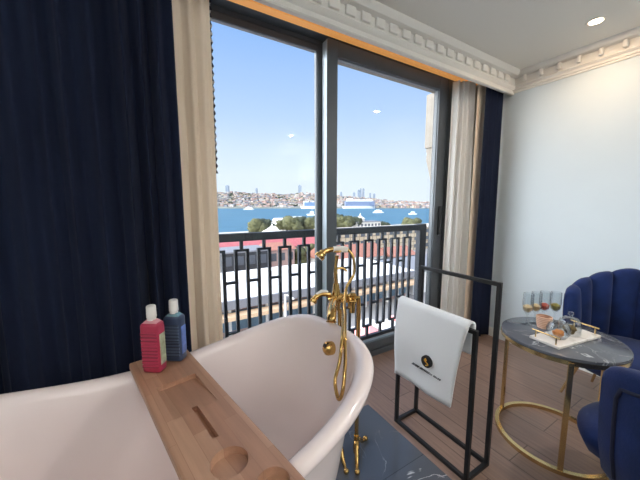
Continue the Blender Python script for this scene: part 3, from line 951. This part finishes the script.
def fill_uplight(x, y, nx, ny, power, label):  # unseen uplighters added to brighten the ceiling and room
    """wall uplighter: a half bowl on a backplate, lamp shining at the ceiling"""
    t = thing('wall_light', label, 'wall light', (x, y, 1.75))
    rz = math.atan2(ny, nx); m0 = Matrix.Translation((x, y, 1.75)) @ Matrix.Rotation(rz, 4, 'Z')
    MB().box((0, -.06, -.1), (.012, .06, .1), .003, m0).build('backplate', 'gold', t)
    MB().lathe([(0, -.05), (.05, -.04), (.10, 0), (.12, .05), (.115, .05), (.095, .004), (.045, -.034), (0, -.042)], n=32, mtx=m0 @ Matrix.Translation((.13, 0, 0))).build('bowl', 'porcelain', t, smooth=True, angle=60)
    MB().lathe([(0, .028), (.06, .028), (.06, .024), (0, .024)], n=24, mtx=m0 @ Matrix.Translation((.13, 0, 0))).build('diffuser', 'bulb', t)
    ld = bpy.data.lights.new('lamp', 'AREA'); ld.shape = 'DISK'; ld.size = .18; ld.energy = power; ld.color = (1, .96, .92)
    lo = bpy.data.objects.new('lamp', ld); COL.objects.link(lo); lo.parent = t
    lo.location = m0 @ Vector((.13, 0, .06)) - Vector((x, y, 1.75)); lo.rotation_euler = (PI, 0, 0)


fill_uplight(XR, -1.7, -1, 0, 30, 'bowl shaped wall light on the right wall behind the viewer')
fill_uplight(.4, YB, 0, 1, 42, 'bowl shaped wall light on the wall behind the viewer')
fill_uplight(XL, -.6, 1, 0, 26, 'bowl shaped wall light on the left wall')
# ------------------------------------------------------------------ outside: street, quay, sea, far shore
GZ, SZ = -12.0, -14.0
M['asphalt'] = mat('asphalt', (150, 148, 146), .9, var=.08, scale=.6)
M['pave'] = mat('pale_paving', (206, 196, 182), .9, var=.08, scale=.5)
M['roofwhite'] = mat('white_membrane_roof', (236, 236, 234), .7)
M['fascia'] = mat('grey_fascia', (128, 130, 136), .7)
M['tan'] = mat('tan_awning', (222, 190, 154), .8)
M['glazing'] = mat('blue_glazing', (112, 138, 156), .25, var=.2, scale=.8)
M['redroof'] = mat('faded_red_roof', (184, 104, 108), .8, var=.06, scale=1)
M['terracotta'] = mat('terracotta_tiles', (166, 114, 98), .85, var=.12, scale=2)
M['darkwall'] = mat('dark_grey_render', (62, 64, 68), .8)
M['pinkwall'] = mat('pale_pink_render', (186, 156, 146), .85)
M['beigewall'] = brickmat('beige_facade', (204, 188, 160), (200, 182, 154), (150, 132, 112), 1, 1.5, 1.3, .12, .85, plane='xz', offset=0)
M['whitewall'] = mat('white_render', (226, 224, 218), .85)
M['window_dark'] = mat('dark_pane', (86, 92, 100), .3)
M['tarpaulin'] = mat('white_tarpaulin', (238, 236, 230), .7)
M['leafa'] = mat('olive_leaves', (84, 86, 56), .9, var=.35, scale=1.2, bump=.6, bscale=3)
M['leafb'] = mat('dark_leaves', (58, 66, 50), .9, var=.35, scale=1.2, bump=.6, bscale=3)
M['bark'] = mat('bark', (96, 80, 64), .9)
M['sea'] = mat('sea_water', (62, 104, 126), .55, var=.12, scale=.02, spec=.25, stretch=(1, 4, 1))
M['hill'] = mat('hillside', (118, 122, 116), .95, var=.2, scale=.02)
M['ship'] = mat('white_ship_paint', (238, 238, 238), .5)
M['shipside'] = wavemat('cabin_bands', (86, 104, 138), (126, 142, 168), .12, 'Z', .5)
M['shipblue'] = mat('blue_grey_ship', (104, 132, 166), .5)
M['carred'] = mat('red_car_paint', (196, 60, 60), .3, coat=.3)
M['carwhite'] = mat('white_car_paint', (236, 236, 236), .3, coat=.3)
M['carblue'] = mat('blue_car_paint', (90, 116, 150), .3, coat=.3)
M['tyre'] = mat('tyre_rubber', (26, 26, 28), .8)
M['pole'] = mat('white_pole', (232, 232, 230), .5)
M['pinkawn'] = mat('pink_awning', (232, 152, 150), .8)

shell('street', (-80, 3, GZ - 2.5), (330, 150, GZ), 'asphalt')
shell('quay_paving', (-80, 100, GZ), (330, 149, GZ + .05), 'pave')
sea = MB(); sea.grid([[Vector((x, y, SZ)) for x in (-4000, -1000, 0, 1000, 2500, 7000)] for y in (149, 400, 900, 1600, 6000)])
struct(sea.build('sea', 'sea'))
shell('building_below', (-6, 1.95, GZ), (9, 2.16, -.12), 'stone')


def house(name, label, cat, x0, x1, y0, y1, z0, z1, wall, roof=None, pitch=0, over=.3, nwin=0, rows=1, group=None):
    t = thing(name, label, cat, ((x0 + x1) / 2, y0, z0), 0, group)
    MB().box((x0, y0, z0), (x1, y1, z1)).build('wall', wall, t)
    if roof:
        m = MB()
        if pitch:
            m.prism([(y0 - over, z1), (y1 + over, z1), ((y0 + y1) / 2, z1 + pitch)], 'x', x0 - over, x1 + over)
        else:
            m.box((x0 - over, y0 - over, z1), (x1 + over, y1 + over, z1 + .25))
        m.build('roof', roof, t)
    for r in range(rows):
        for k in range(nwin):
            xc = x0 + (x1 - x0) * (k + .5) / nwin; h = (z1 - z0) / rows; zc = z0 + h * (r + .55)
            ww = min(.7, (x1 - x0) / nwin * .3)
            MB().box((xc - ww, y0 - .06, zc - h * .25), (xc + ww, y0 + .02, zc + h * .25)).build('window', 'window_dark', t)
    return t


# long low terminal with a white roof
tm = thing('terminal_building', 'long low building with a wide white flat roof below the balcony', 'building', (20, 28, GZ))
MB().box((-14, 28.3, -8.25), (33, 41, -8)).build('roof', 'roofwhite', tm)
MB().box((-14, 28.0, -8.9), (33, 28.3, -8.0)).build('fascia', 'fascia', tm)
MB().box((-14, 27.2, -9.75), (33, 28.5, -9.35)).build('awning', 'tan', tm)
MB().box((-13.5, 29.2, GZ), (32.5, 40.5, -8.25)).build('wall', 'pinkwall', tm)
gm = MB().box((-13.5, 29.05, GZ + .5), (32.5, 29.25, -9.5)).build('glazing', 'glazing', tm)
for k in range(24):
    x = -13 + k * 1.95
    MB().box((x - .12, 28.5, GZ), (x + .12, 28.75, -8.25)).build('column', 'whitewall', tm)
for x, y, w_ in ((9.5, 35, 1.6), (15, 37, 1.2), (22, 34.5, 1.8), (27.5, 36.5, 1.2)):
    MB().box((x - w_, y - .7, -8.0), (x + w_, y + .7, -7.5)).build('roof_light', 'roofwhite', tm)
house('terminal_annex', 'low pale building with a white roof right of the long white roof', 'building', 33.6, 48, 29, 38, GZ, -8.6, 'whitewall', 'fascia', 0, .3, 6, 1)

house('dark_building', 'dark grey building with a flat roof at the far left beyond the white roof', 'building', 9.5, 17.2, 46, 52, GZ, -6.2, 'darkwall', 'fascia', 0, .2, 4, 2)
house('pink_house', 'pale pink house right of the dark grey building', 'building', 17.8, 22.6, 47, 53, GZ, -6.4, 'pinkwall', 'terracotta', 1.0, .3, 3, 2)
house('red_roofed_shed', 'very long shed with a faded red roof behind the balcony railing', 'building', 12, 46, 63, 71, GZ, -8.4, 'pinkwall', 'redroof', 3.4, .4, 14, 1)
house('terracotta_house', 'wide house with a terracotta tiled roof beyond the right window pane', 'building', 27, 41, 43, 50, GZ, -8.6, 'whitewall', 'terracotta', 2.2, .4, 9, 1)
house('small_tiled_house', 'small tiled house standing right of the wide terracotta roof', 'building', 42.2, 49, 42, 48, GZ, -9.0, 'fascia', 'terracotta', 1.6, .3, 4, 1)
house('beige_building', 'beige building with rows of windows behind the terracotta roof', 'building', 40, 92, 60, 70, GZ, -5.3, 'beigewall', 'pave', 0, .2, 20, 3)

# street furniture and cars in front of the terminal
lp = thing('street_lamp', 'white street lamp post in front of the white roofed building', 'street lamp', (11.2, 25.5, GZ))
MB().tube([(11.2, 25.5, GZ), (11.2, 25.5, -7.4)], [.16, .10], 10).build('pole', 'pole', lp, smooth=True)
MB().tube([(11.2, 25.5, -7.45), (11.2, 24.9, -7.3), (11.2, 24.3, -7.3)], .06, 8).build('arm', 'pole', lp, smooth=True)
MB().box((11.05, 23.7, -7.42), (11.35, 24.4, -7.28), .04).build('lamp_head', 'pole', lp)


def car(label, x, y, m, rz=0):
    t = thing('car', label, 'car', (x, y, GZ), rz)
    MB().prism([(-2.1, .3), (-2.15, .75), (-1.9, .9), (-1.2, .95), (-.7, 1.42), (.7, 1.45), (1.35, .98), (2.0, .85), (2.15, .6), (2.1, .3)], 'y', -.85, .85).build('body', m, t, local=True)
    MB().prism([(-1.1, .98), (-.68, 1.36), (.66, 1.38), (1.2, .98)], 'y', -.87, .87).build('windows', 'window_dark', t, local=True)
    for sx in (-1.35, 1.35):
        for sy in (-.8, .8):
            MB().tube([(sx, sy - .1, .32), (sx, sy + .1, .32)], .32, 16).build('wheel', 'tyre', t, local=True)
    return t


car('red car parked left of the pink awnings', 13.6, 21.6, 'carred')
car('white car between the red car and the blue car', 19.0, 21.9, 'carwhite')
car('blue grey car parked right of the white car', 24.4, 21.8, 'carblue')
car('small white car in the near lane below the railing', 9.0, 22.2, 'carwhite', PI)
for x, y, m, lab in ((16.2, 18.6, 'pinkawn', 'pink square parasol nearest the left on the pavement below'), (18.8, 19.0, 'tarpaulin', 'white square parasol between two pink ones'), (21.4, 19.4, 'pinkawn', 'pink square parasol furthest right on the pavement below')):
    t = thing('street_parasol', lab, 'parasol', (x, y, GZ))
    MB().tube([(x, y, GZ), (x, y, GZ + 2.7)], .04, 8).build('pole', 'pole', t, smooth=True)
    m_ = MB(); ap = m_.bm.verts.new((x, y, GZ + 2.75)); cs = [m_.bm.verts.new((x + dx * 1.15, y + dy * 1.15, GZ + 2.2)) for dx, dy in ((-1, -1), (1, -1), (1, 1), (-1, 1))]
    lo_ = [m_.bm.verts.new(v.co + Vector((0, 0, -.18))) for v in cs]
    for i in range(4):
        m_.bm.faces.new((ap, cs[i], cs[(i + 1) % 4])); m_.bm.faces.new((cs[i], lo_[i], lo_[(i + 1) % 4], cs[(i + 1) % 4]))
    o = m_.build('canopy', m, t); o.modifiers.new('t', 'SOLIDIFY').thickness = .03


def tree(label, x, y, h, r, leaf, seed, group=None, z=GZ):
    t = thing('tree', label, 'tree', (x, y, z), 0, group)
    MB().tube([(x, y, z), (x + .1, y, z + h * .35), (x, y, z + h * .65)], [r * .10, r * .08, r * .04], 8).build('trunk', 'bark', t, smooth=True)
    rnd = random.Random(seed); m = MB()
    for k in range(7):
        a = rnd.uniform(0, 2 * PI); q = rnd.uniform(0, .55) * r
        m.blob((x + q * math.cos(a), y + q * math.sin(a), z + h * rnd.uniform(.45, .78)), r * rnd.uniform(.42, .62), .55, 3, seed + k, (1, 1, .85), 2.6)
    m.build('foliage', leaf, t, smooth=True, angle=180)
    return t


# trees between the buildings
for i, (x, y, h, r, lf) in enumerate(((24.5, 49, 5.6, 2.0, 'leafa'), (27.2, 54, 5.2, 2.0, 'leafb'), (30.6, 55.5, 5.6, 2.2, 'leafa'), (34.0, 54.5, 5.0, 1.9, 'leafb'))):
    tree(('green tree right of the pale pink house', 'dark green tree second to the right of the pink house', 'green tree behind the window mullion below the railing', 'dark tree just right of the mullion in front of the red roof')[i], x, y, h, r, lf, 40 + i)
# tree belt on the quay
n = 0
for u, h, r in ((258, 7.2, 5), (263, 7.6, 5.4), (287, 8, 5.5), (292, 7.4, 5), (298, 8, 5), (304, 7.2, 5), (309, 7.6, 5), (315, 7.5, 5), (322, 8, 5), (330, 8, 5), (338, 8.4, 5.4), (343, 8.0, 5), (348, 7.6, 5), (353, 7.8, 5)):
    p = at_z(u, 232, GZ); p = p * (118 / p.y) if False else p
    dd = 118 + (n * 37 % 11)
    q = ray(u, 210); q = q * (dd / q.y)
    tree('leafy tree in the belt of trees along the waterfront', q.x, dd, h, r, 'leafa' if n % 3 != 1 else 'leafb', 60 + n, 'waterfront trees'); n += 1
for u, lab in ((409, 'olive green tree standing alone on the right waterfront, left one of two'), (416, 'olive green tree standing alone on the right waterfront, right one of two')):
    q = ray(u, 210); q = q * (112 / q.y)
    tree(lab, q.x, 112, 6.2, 4.2, 'leafa', 90 + u)
q = ray(385, 210); q = q * (124 / q.y)
tree('small tree right of the white waterfront pavilion', q.x, 124, 4.2, 3.4, 'leafb', 97)
# white tent
q = ray(272, 220); q = q * (104 / q.y); x, y = q.x, q.y
tt = thing('tent', 'white peaked tent canopy on the waterfront left of the mullion', 'tent', (x, y, GZ))
m_ = MB(); rows = []
for k in range(9):
    a = k / 8; rr = 5.6 * (1 - a) ** 1.7 + .12; z_ = GZ + 2.9 + 3.6 * a
    rows.append((rr, z_ - GZ))
m_.lathe([(5.75, 2.6)] + rows + [(0, 6.6)], (x, y, GZ), 8); m_.build('canopy', 'tarpaulin', tt)
MB().tube([(x, y, GZ), (x, y, GZ + 7.4)], .12, 8).build('mast', 'pole', tt)
for k in range(8):
    a = 2 * PI * k / 8
    MB().tube([(x + 5.5 * math.cos(a), y + 5.5 * math.sin(a), GZ), (x + 5.5 * math.cos(a), y + 5.5 * math.sin(a), GZ + 2.75)], .1, 6).build('pole', 'pole', tt)
# waterfront pavilions
for u0, u1, h, lab, dd, nw in ((277, 291, 5.6, 'white waterfront building among the trees left of the mullion', 140, 6), (293, 306, 6.2, 'white waterfront building with pale roof just left of the mullion', 141, 5)):
    a = ray(u0, 210); a = a * (dd / a.y); b_ = ray(u1, 210); b_ = b_ * (dd / b_.y)
    house('waterfront_building', lab, 'building', a.x, b_.x, dd, dd + 6, GZ, GZ + h, 'whitewall', 'roofwhite', 1.4, .4, nw, 1)
a = ray(357, 210); a = a * (122 / a.y); b_ = ray(381, 210); b_ = b_ * (122 / b_.y)
pv = house('waterfront_pavilion', 'white waterfront pavilion with dark arched openings and a domed turret', 'building', a.x, b_.x, 122, 130, GZ, GZ + 4.6, 'whitewall', 'fascia', 0, .5, 7, 1)
MB().lathe([(2.6, 4.8), (2.6, 6.2), (2.9, 6.4), (1.6, 7.2), (.5, 8.0), (.12, 9.4), (0, 9.4)], (a.x + 5.5, 126, GZ), 12).build('turret', 'whitewall', pv, smooth=True)

# ships and boats
def boat(name, label, cat, u, v, L, H, sup, m='ship', mast=0, group=None):
    p = at_z(u, v, SZ)
    d = Vector((math.cos(HEAD), -math.sin(HEAD), 0)); rz = math.atan2(d.y, d.x)
    t = thing(name, label, cat, p, rz, group)
    W = L * .16
    hull = MB(); rows = []
    for k in range(13):
        s_ = k / 12; x_ = (s_ - .5) * L; w_ = W * (1 - abs(2 * s_ - 1) ** 3) ** .6 if 0 < k < 12 else .02 * W
        rk_ = -.05 * L * (1 - s_) ** 3
        rows.append([Vector((x_ + rk_, -w_, H)), Vector((x_, -w_ * .8, -.3)), Vector((x_, w_ * .8, -.3)), Vector((x_ + rk_, w_, H)), Vector((x_ + rk_, -w_, H))])
    hull.grid(rows); hull.build('hull', m, t, local=True)
    if sup:
        for k, (f0, f1, h0, h1, mm) in enumerate(sup):
            MB().box(((f0 - .5) * L, -W * .82 + k * .3, h0), ((f1 - .5) * L, W * .82 - k * .3, h1), min(1.2, (h1 - h0) * .2)).build('deck_house' if k == 0 else 'upper_deck', mm, t, local=True)
    if mast:
        MB().tube([(0, 0, H), (0, 0, H + mast)], L * .006 + .1, 6).build('mast', 'pole', t, local=True)
    return t


boat('cruise_ship', 'large white cruise ship with blue grey cabin decks right of the mullion', 'cruise ship', 359, 208.6, 188, 16, [(.06, .97, 16, 42, 'shipside'), (.10, .9, 42, 52, 'ship'), (.16, .3, 52, 58, 'ship')])
boat('cruise_ship', 'white ship with a tall bow partly hidden by the left side of the mullion', 'ship', 312, 208.8, 118, 15, [(.14, .95, 15, 36, 'shipblue'), (.1, .34, 15, 42, 'ship'), (.5, .6, 36, 44, 'ship')])
boat('ferry', 'small white ferry on the water at the left of the view', 'boat', 249, 209.8, 42, 4, [(.2, .85, 4, 9, 'ship'), (.3, .6, 9, 12, 'ship')], mast=14)
boat('ferry', 'white ferry right of the large cruise ship, nearer the viewer', 'boat', 378.5, 213, 24, 2.6, [(.15, .8, 2.6, 5.5, 'ship'), (.3, .6, 5.5, 7.2, 'ship')], mast=5)
boat('motor_boat', 'white boat with a wake on the right part of the water', 'boat', 413, 214.6, 15, 2.2, [(.25, .7, 2.2, 5.2, 'ship')], mast=3)
boat('motor_boat', 'tiny white boat by the trees at the left pane', 'boat', 312, 215.5, 16, 2.4, [(.3, .7, 2.4, 6.5, 'ship')], mast=8)

# far shore: hills, trees, houses and towers
def hill_h(t):
    """skyline height of the far hills against the horizontal pixel angle"""
    P = [(-900, 60), (150, 118), (215, 112), (235, 116), (262, 104), (290, 96), (302, 112), (330, 92), (352, 78), (378, 60), (395, 44), (440, 34), (520, 40), (800, 60), (2000, 50)]
    for (a, ha), (b_, hb) in zip(P, P[1:]):
        if a <= t <= b_: return ha + (hb - ha) * (t - a) / (b_ - a)
    return 50


FAR = 1750.0


def far_pt(u, depth, z):
    q = ray(u, 206); q.z = 0; q.normalize()
    c = Vector((math.sin(HEAD), math.cos(HEAD), 0)).dot(q)
    q = q * (depth / c); q.z = z; return q


hm = MB(); rows = []
us = [-900, -600, -350, -150] + list(range(0, 660, 6)) + [760, 900, 1150, 1500, 1900]
for f, dz in ((0, 0), (.02, .08), (.25, .35), (.5, .6), (.8, .85), (1, 1), (1.6, .7)):
    row = []
    for u in us:
        hgt = hill_h(u) * dz * 1.3 * (1 + .12 * noise.noise(Vector((u * .07, f * 3, 1)))) * .82
        row.append(far_pt(u, FAR + 700 * f, SZ + (1.5 if f == 0 else max(2, hgt))))
    rows.append(row)
rows.insert(0, [far_pt(u, FAR, SZ - 2) for u in us])
hm.grid(rows); struct(hm.build('far_hills', 'hill', smooth=True))


def hill_z(u, f):
    pts = ((0, 0), (.02, .08), (.25, .35), (.5, .6), (.8, .85), (1, 1))
    for (a, da), (b_, db) in zip(pts, pts[1:]):
        if a <= f <= b_: d_ = da + (db - da) * (f - a) / (b_ - a); break
    return SZ + max(1.5, hill_h(u) * d_ * 1.3 * .82)


CITY = (('white', (212, 208, 206)), ('cream', (204, 190, 168)), ('pink', (192, 168, 160)), ('grey', (146, 150, 162)))
for nme, c in CITY:
    M['city_' + nme] = brickmat('far_wall_' + nme, c, c, tuple(int(x * .72) for x in c), 1, 4.5, 4.2, .9, .9, plane='xz', offset=0)
M['city_roof'] = mat('far_red_roof', (160, 122, 110), .9)
rnd = random.Random(11)
spots = []
for k in range(2600):
    u = rnd.uniform(205, 452); f = rnd.random() ** 1.2 * 1.0
    if 316 < u < 337 and rnd.random() < .5: continue
    spots.append((u, f))
# the nearest rows as separate buildings, the rest of the town as one mass
spots.sort(key=lambda q: q[1])
proto = {}
front = [s_ for s_ in spots if s_[1] < .6]; rnd.shuffle(front)
pick = []; taken = []
for s_ in front:
    p = far_pt(s_[0], FAR + 8 + 700 * s_[1], 0)
    if all((p - q).length > 31 for q in taken): pick.append(s_); taken.append(p)
    if len(pick) >= 230: break
for u, f in pick:
    nme = rnd.choices([c[0] for c in CITY], (5, 2, 3, 3))[0]
    w_ = rnd.uniform(11, 30); d_ = rnd.uniform(10, 16); h_ = rnd.uniform(9, 20) * (1 if f > .05 else .8)
    p = far_pt(u, FAR + 8 + 700 * f, hill_z(u, f) - 1)
    t = thing('far_building', 'small %s building of the town across the water' % nme, 'building', p, -HEAD + rnd.uniform(-.5, .5), 'far %s buildings across the water' % nme)
    MB().box((-w_ / 2, -d_ / 2, 0), (w_ / 2, d_ / 2, h_)).build('wall', 'city_' + nme, t, local=True)
    m = MB()
    if rnd.random() < .5:
        m.prism([(-d_ / 2 - .4, h_), (d_ / 2 + .4, h_), (0, h_ + 3)], 'x', -w_ / 2 - .4, w_ / 2 + .4); m.build('roof', 'city_roof', t, local=True)
    else:
        m.box((-w_ / 2 + .5, -d_ / 2 + .5, h_), (w_ / 2 - .5, d_ / 2 - .5, h_ + 1)); m.build('roof', 'city_' + nme, t, local=True)
rest = [s_ for s_ in spots if s_ not in set(pick)]
m = MB(); own = []
rest += [(rnd.choice((rnd.uniform(60, 205), rnd.uniform(452, 600))), rnd.random()) for _ in range(1500)]
for ci, (nme, c) in enumerate(CITY):
    for u, f in rest:
        if rnd.random() > .27: continue
        w_ = rnd.uniform(10, 26); h_ = rnd.uniform(8, 19); p = far_pt(u, FAR + 20 + 700 * f, hill_z(u, f) - 1)
        m.box((-w_ / 2, -6, 0), (w_ / 2, 6, h_), 0, Matrix.Translation(p) @ Matrix.Rotation(-HEAD + rnd.uniform(-.5, .5), 4, 'Z'))
        own += [ci] * 6
m.bm.faces.ensure_lookup_table()
for f_, ci in zip(m.bm.faces, own): f_.material_index = ci
o = m.build('distant_houses', 'city_' + CITY[0][0])
for nme, c in CITY[1:]: o.data.materials.append(M['city_' + nme])
tag(o, 'mass of distant houses covering the hills across the water', 'houses', kind='stuff')
m = MB()
for k in range(420):
    u = rnd.uniform(205, 452); f = rnd.uniform(.03, 1.0); p = far_pt(u, FAR + 700 * f, hill_z(u, f) + 4)
    m.blob(p, rnd.uniform(6, 14), .5, 1, k, (1.5, 1, .7))
o = m.build('distant_trees', 'leafb', smooth=True)
tag(o, 'dark green clumps of trees between the distant houses', 'trees', kind='stuff')
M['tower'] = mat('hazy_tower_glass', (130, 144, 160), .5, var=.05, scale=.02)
for u, top, wd, lab in ((358.5, 190.6, 2.0, 'hazy tower block, leftmost of the skyline above the cruise ship'), (360.5, 189.4, 1.6, 'tall hazy twin tower, left one of the pair above the cruise ship'), (363.2, 189.2, 1.6, 'tall hazy twin tower, right one of the pair above the cruise ship'),
                        (370, 193.6, 1.4, 'thin hazy tower right of the twin towers'), (374, 194.2, 1.8, 'hazy tower block above the stern of the cruise ship'), (353.8, 193, 2.2, 'short hazy tower left of the twin towers'),
                        (341, 192.6, 2.0, 'hazy tower just right of the mullion on the skyline'), (228, 186.2, 3.2, 'broad tower block on the far left skyline'), (257, 189, 1.6, 'slender tower on the left skyline above the town'), (300, 186, 3.0, 'tower block on the skyline left of the mullion')):
    dpt = FAR + 760; sc_u = dpt / F_PX
    p = far_pt(u, dpt, SZ + 10); h_ = (206 - top) * sc_u - (SZ + 10 - EYE); w_ = wd * sc_u
    t = thing('far_tower', lab, 'tower', p, -HEAD)
    MB().box((-w_ / 2, -10, 0), (w_ / 2, 10, h_)).build('shaft', 'tower', t, local=True)
    MB().box((-w_ / 4, -5, h_), (w_ / 4, 5, h_ + 6)).build('roof_house', 'tower', t, local=True)

# ------------------------------------------------------------------ sun and sky
sd = bpy.data.lights.new('sun', 'SUN'); sd.energy = 1.7; sd.angle = R(.5); sd.color = (1, .93, .82)
so = bpy.data.objects.new('sun', sd); COL.objects.link(so)
so.rotation_euler = Vector((.35, .62, -.70)).to_track_quat('-Z', 'Y').to_euler()
wd = bpy.data.worlds.new('sky'); SC.world = wd; wd.use_nodes = True
nt = wd.node_tree; bg = nt.nodes['Background']
tc = nt.nodes.new('ShaderNodeTexCoord'); sx = nt.nodes.new('ShaderNodeSeparateXYZ')
nt.links.new(tc.outputs['Generated'], sx.inputs[0])
rp = nt.nodes.new('ShaderNodeValToRGB'); e = rp.color_ramp.elements
e[0].position = 0.0; e[0].color = (*lin((228, 239, 249)), 1)
e[1].position = 1.0; e[1].color = (*lin((96, 150, 224)), 1)
for p, c in ((.10, (222, 236, 250)), (.28, (184, 212, 250)), (.5, (142, 184, 242))):
    q = e.new(p); q.color = (*lin(c), 1)
nt.links.new(sx.outputs['Z'], rp.inputs['Fac'])
FILL_GLOW_DIR = Vector((-.92, .26, .32)).normalized()  # points at a sky glow added out of view to light the room
vn = nt.nodes.new('ShaderNodeVectorMath'); vn.operation = 'NORMALIZE'; nt.links.new(tc.outputs['Generated'], vn.inputs[0])
dp = nt.nodes.new('ShaderNodeVectorMath'); dp.operation = 'DOT_PRODUCT'; nt.links.new(vn.outputs[0], dp.inputs[0]); dp.inputs[1].default_value = FILL_GLOW_DIR
mr = nt.nodes.new('ShaderNodeMapRange'); mr.inputs['From Min'].default_value = .34; mr.inputs['From Max'].default_value = 1.0; nt.links.new(dp.outputs['Value'], mr.inputs['Value'])
pw = nt.nodes.new('ShaderNodeMath'); pw.operation = 'POWER'; pw.inputs[1].default_value = 1.5; nt.links.new(mr.outputs[0], pw.inputs[0])
gl = nt.nodes.new('ShaderNodeVectorMath'); gl.operation = 'SCALE'; gl.inputs[0].default_value = (9, 9, 9); nt.links.new(pw.outputs[0], gl.inputs['Scale'])
ad = nt.nodes.new('ShaderNodeVectorMath'); ad.operation = 'ADD'; nt.links.new(rp.outputs['Color'], ad.inputs[0]); nt.links.new(gl.outputs[0], ad.inputs[1])
nt.links.new(ad.outputs[0], bg.inputs['Color'])
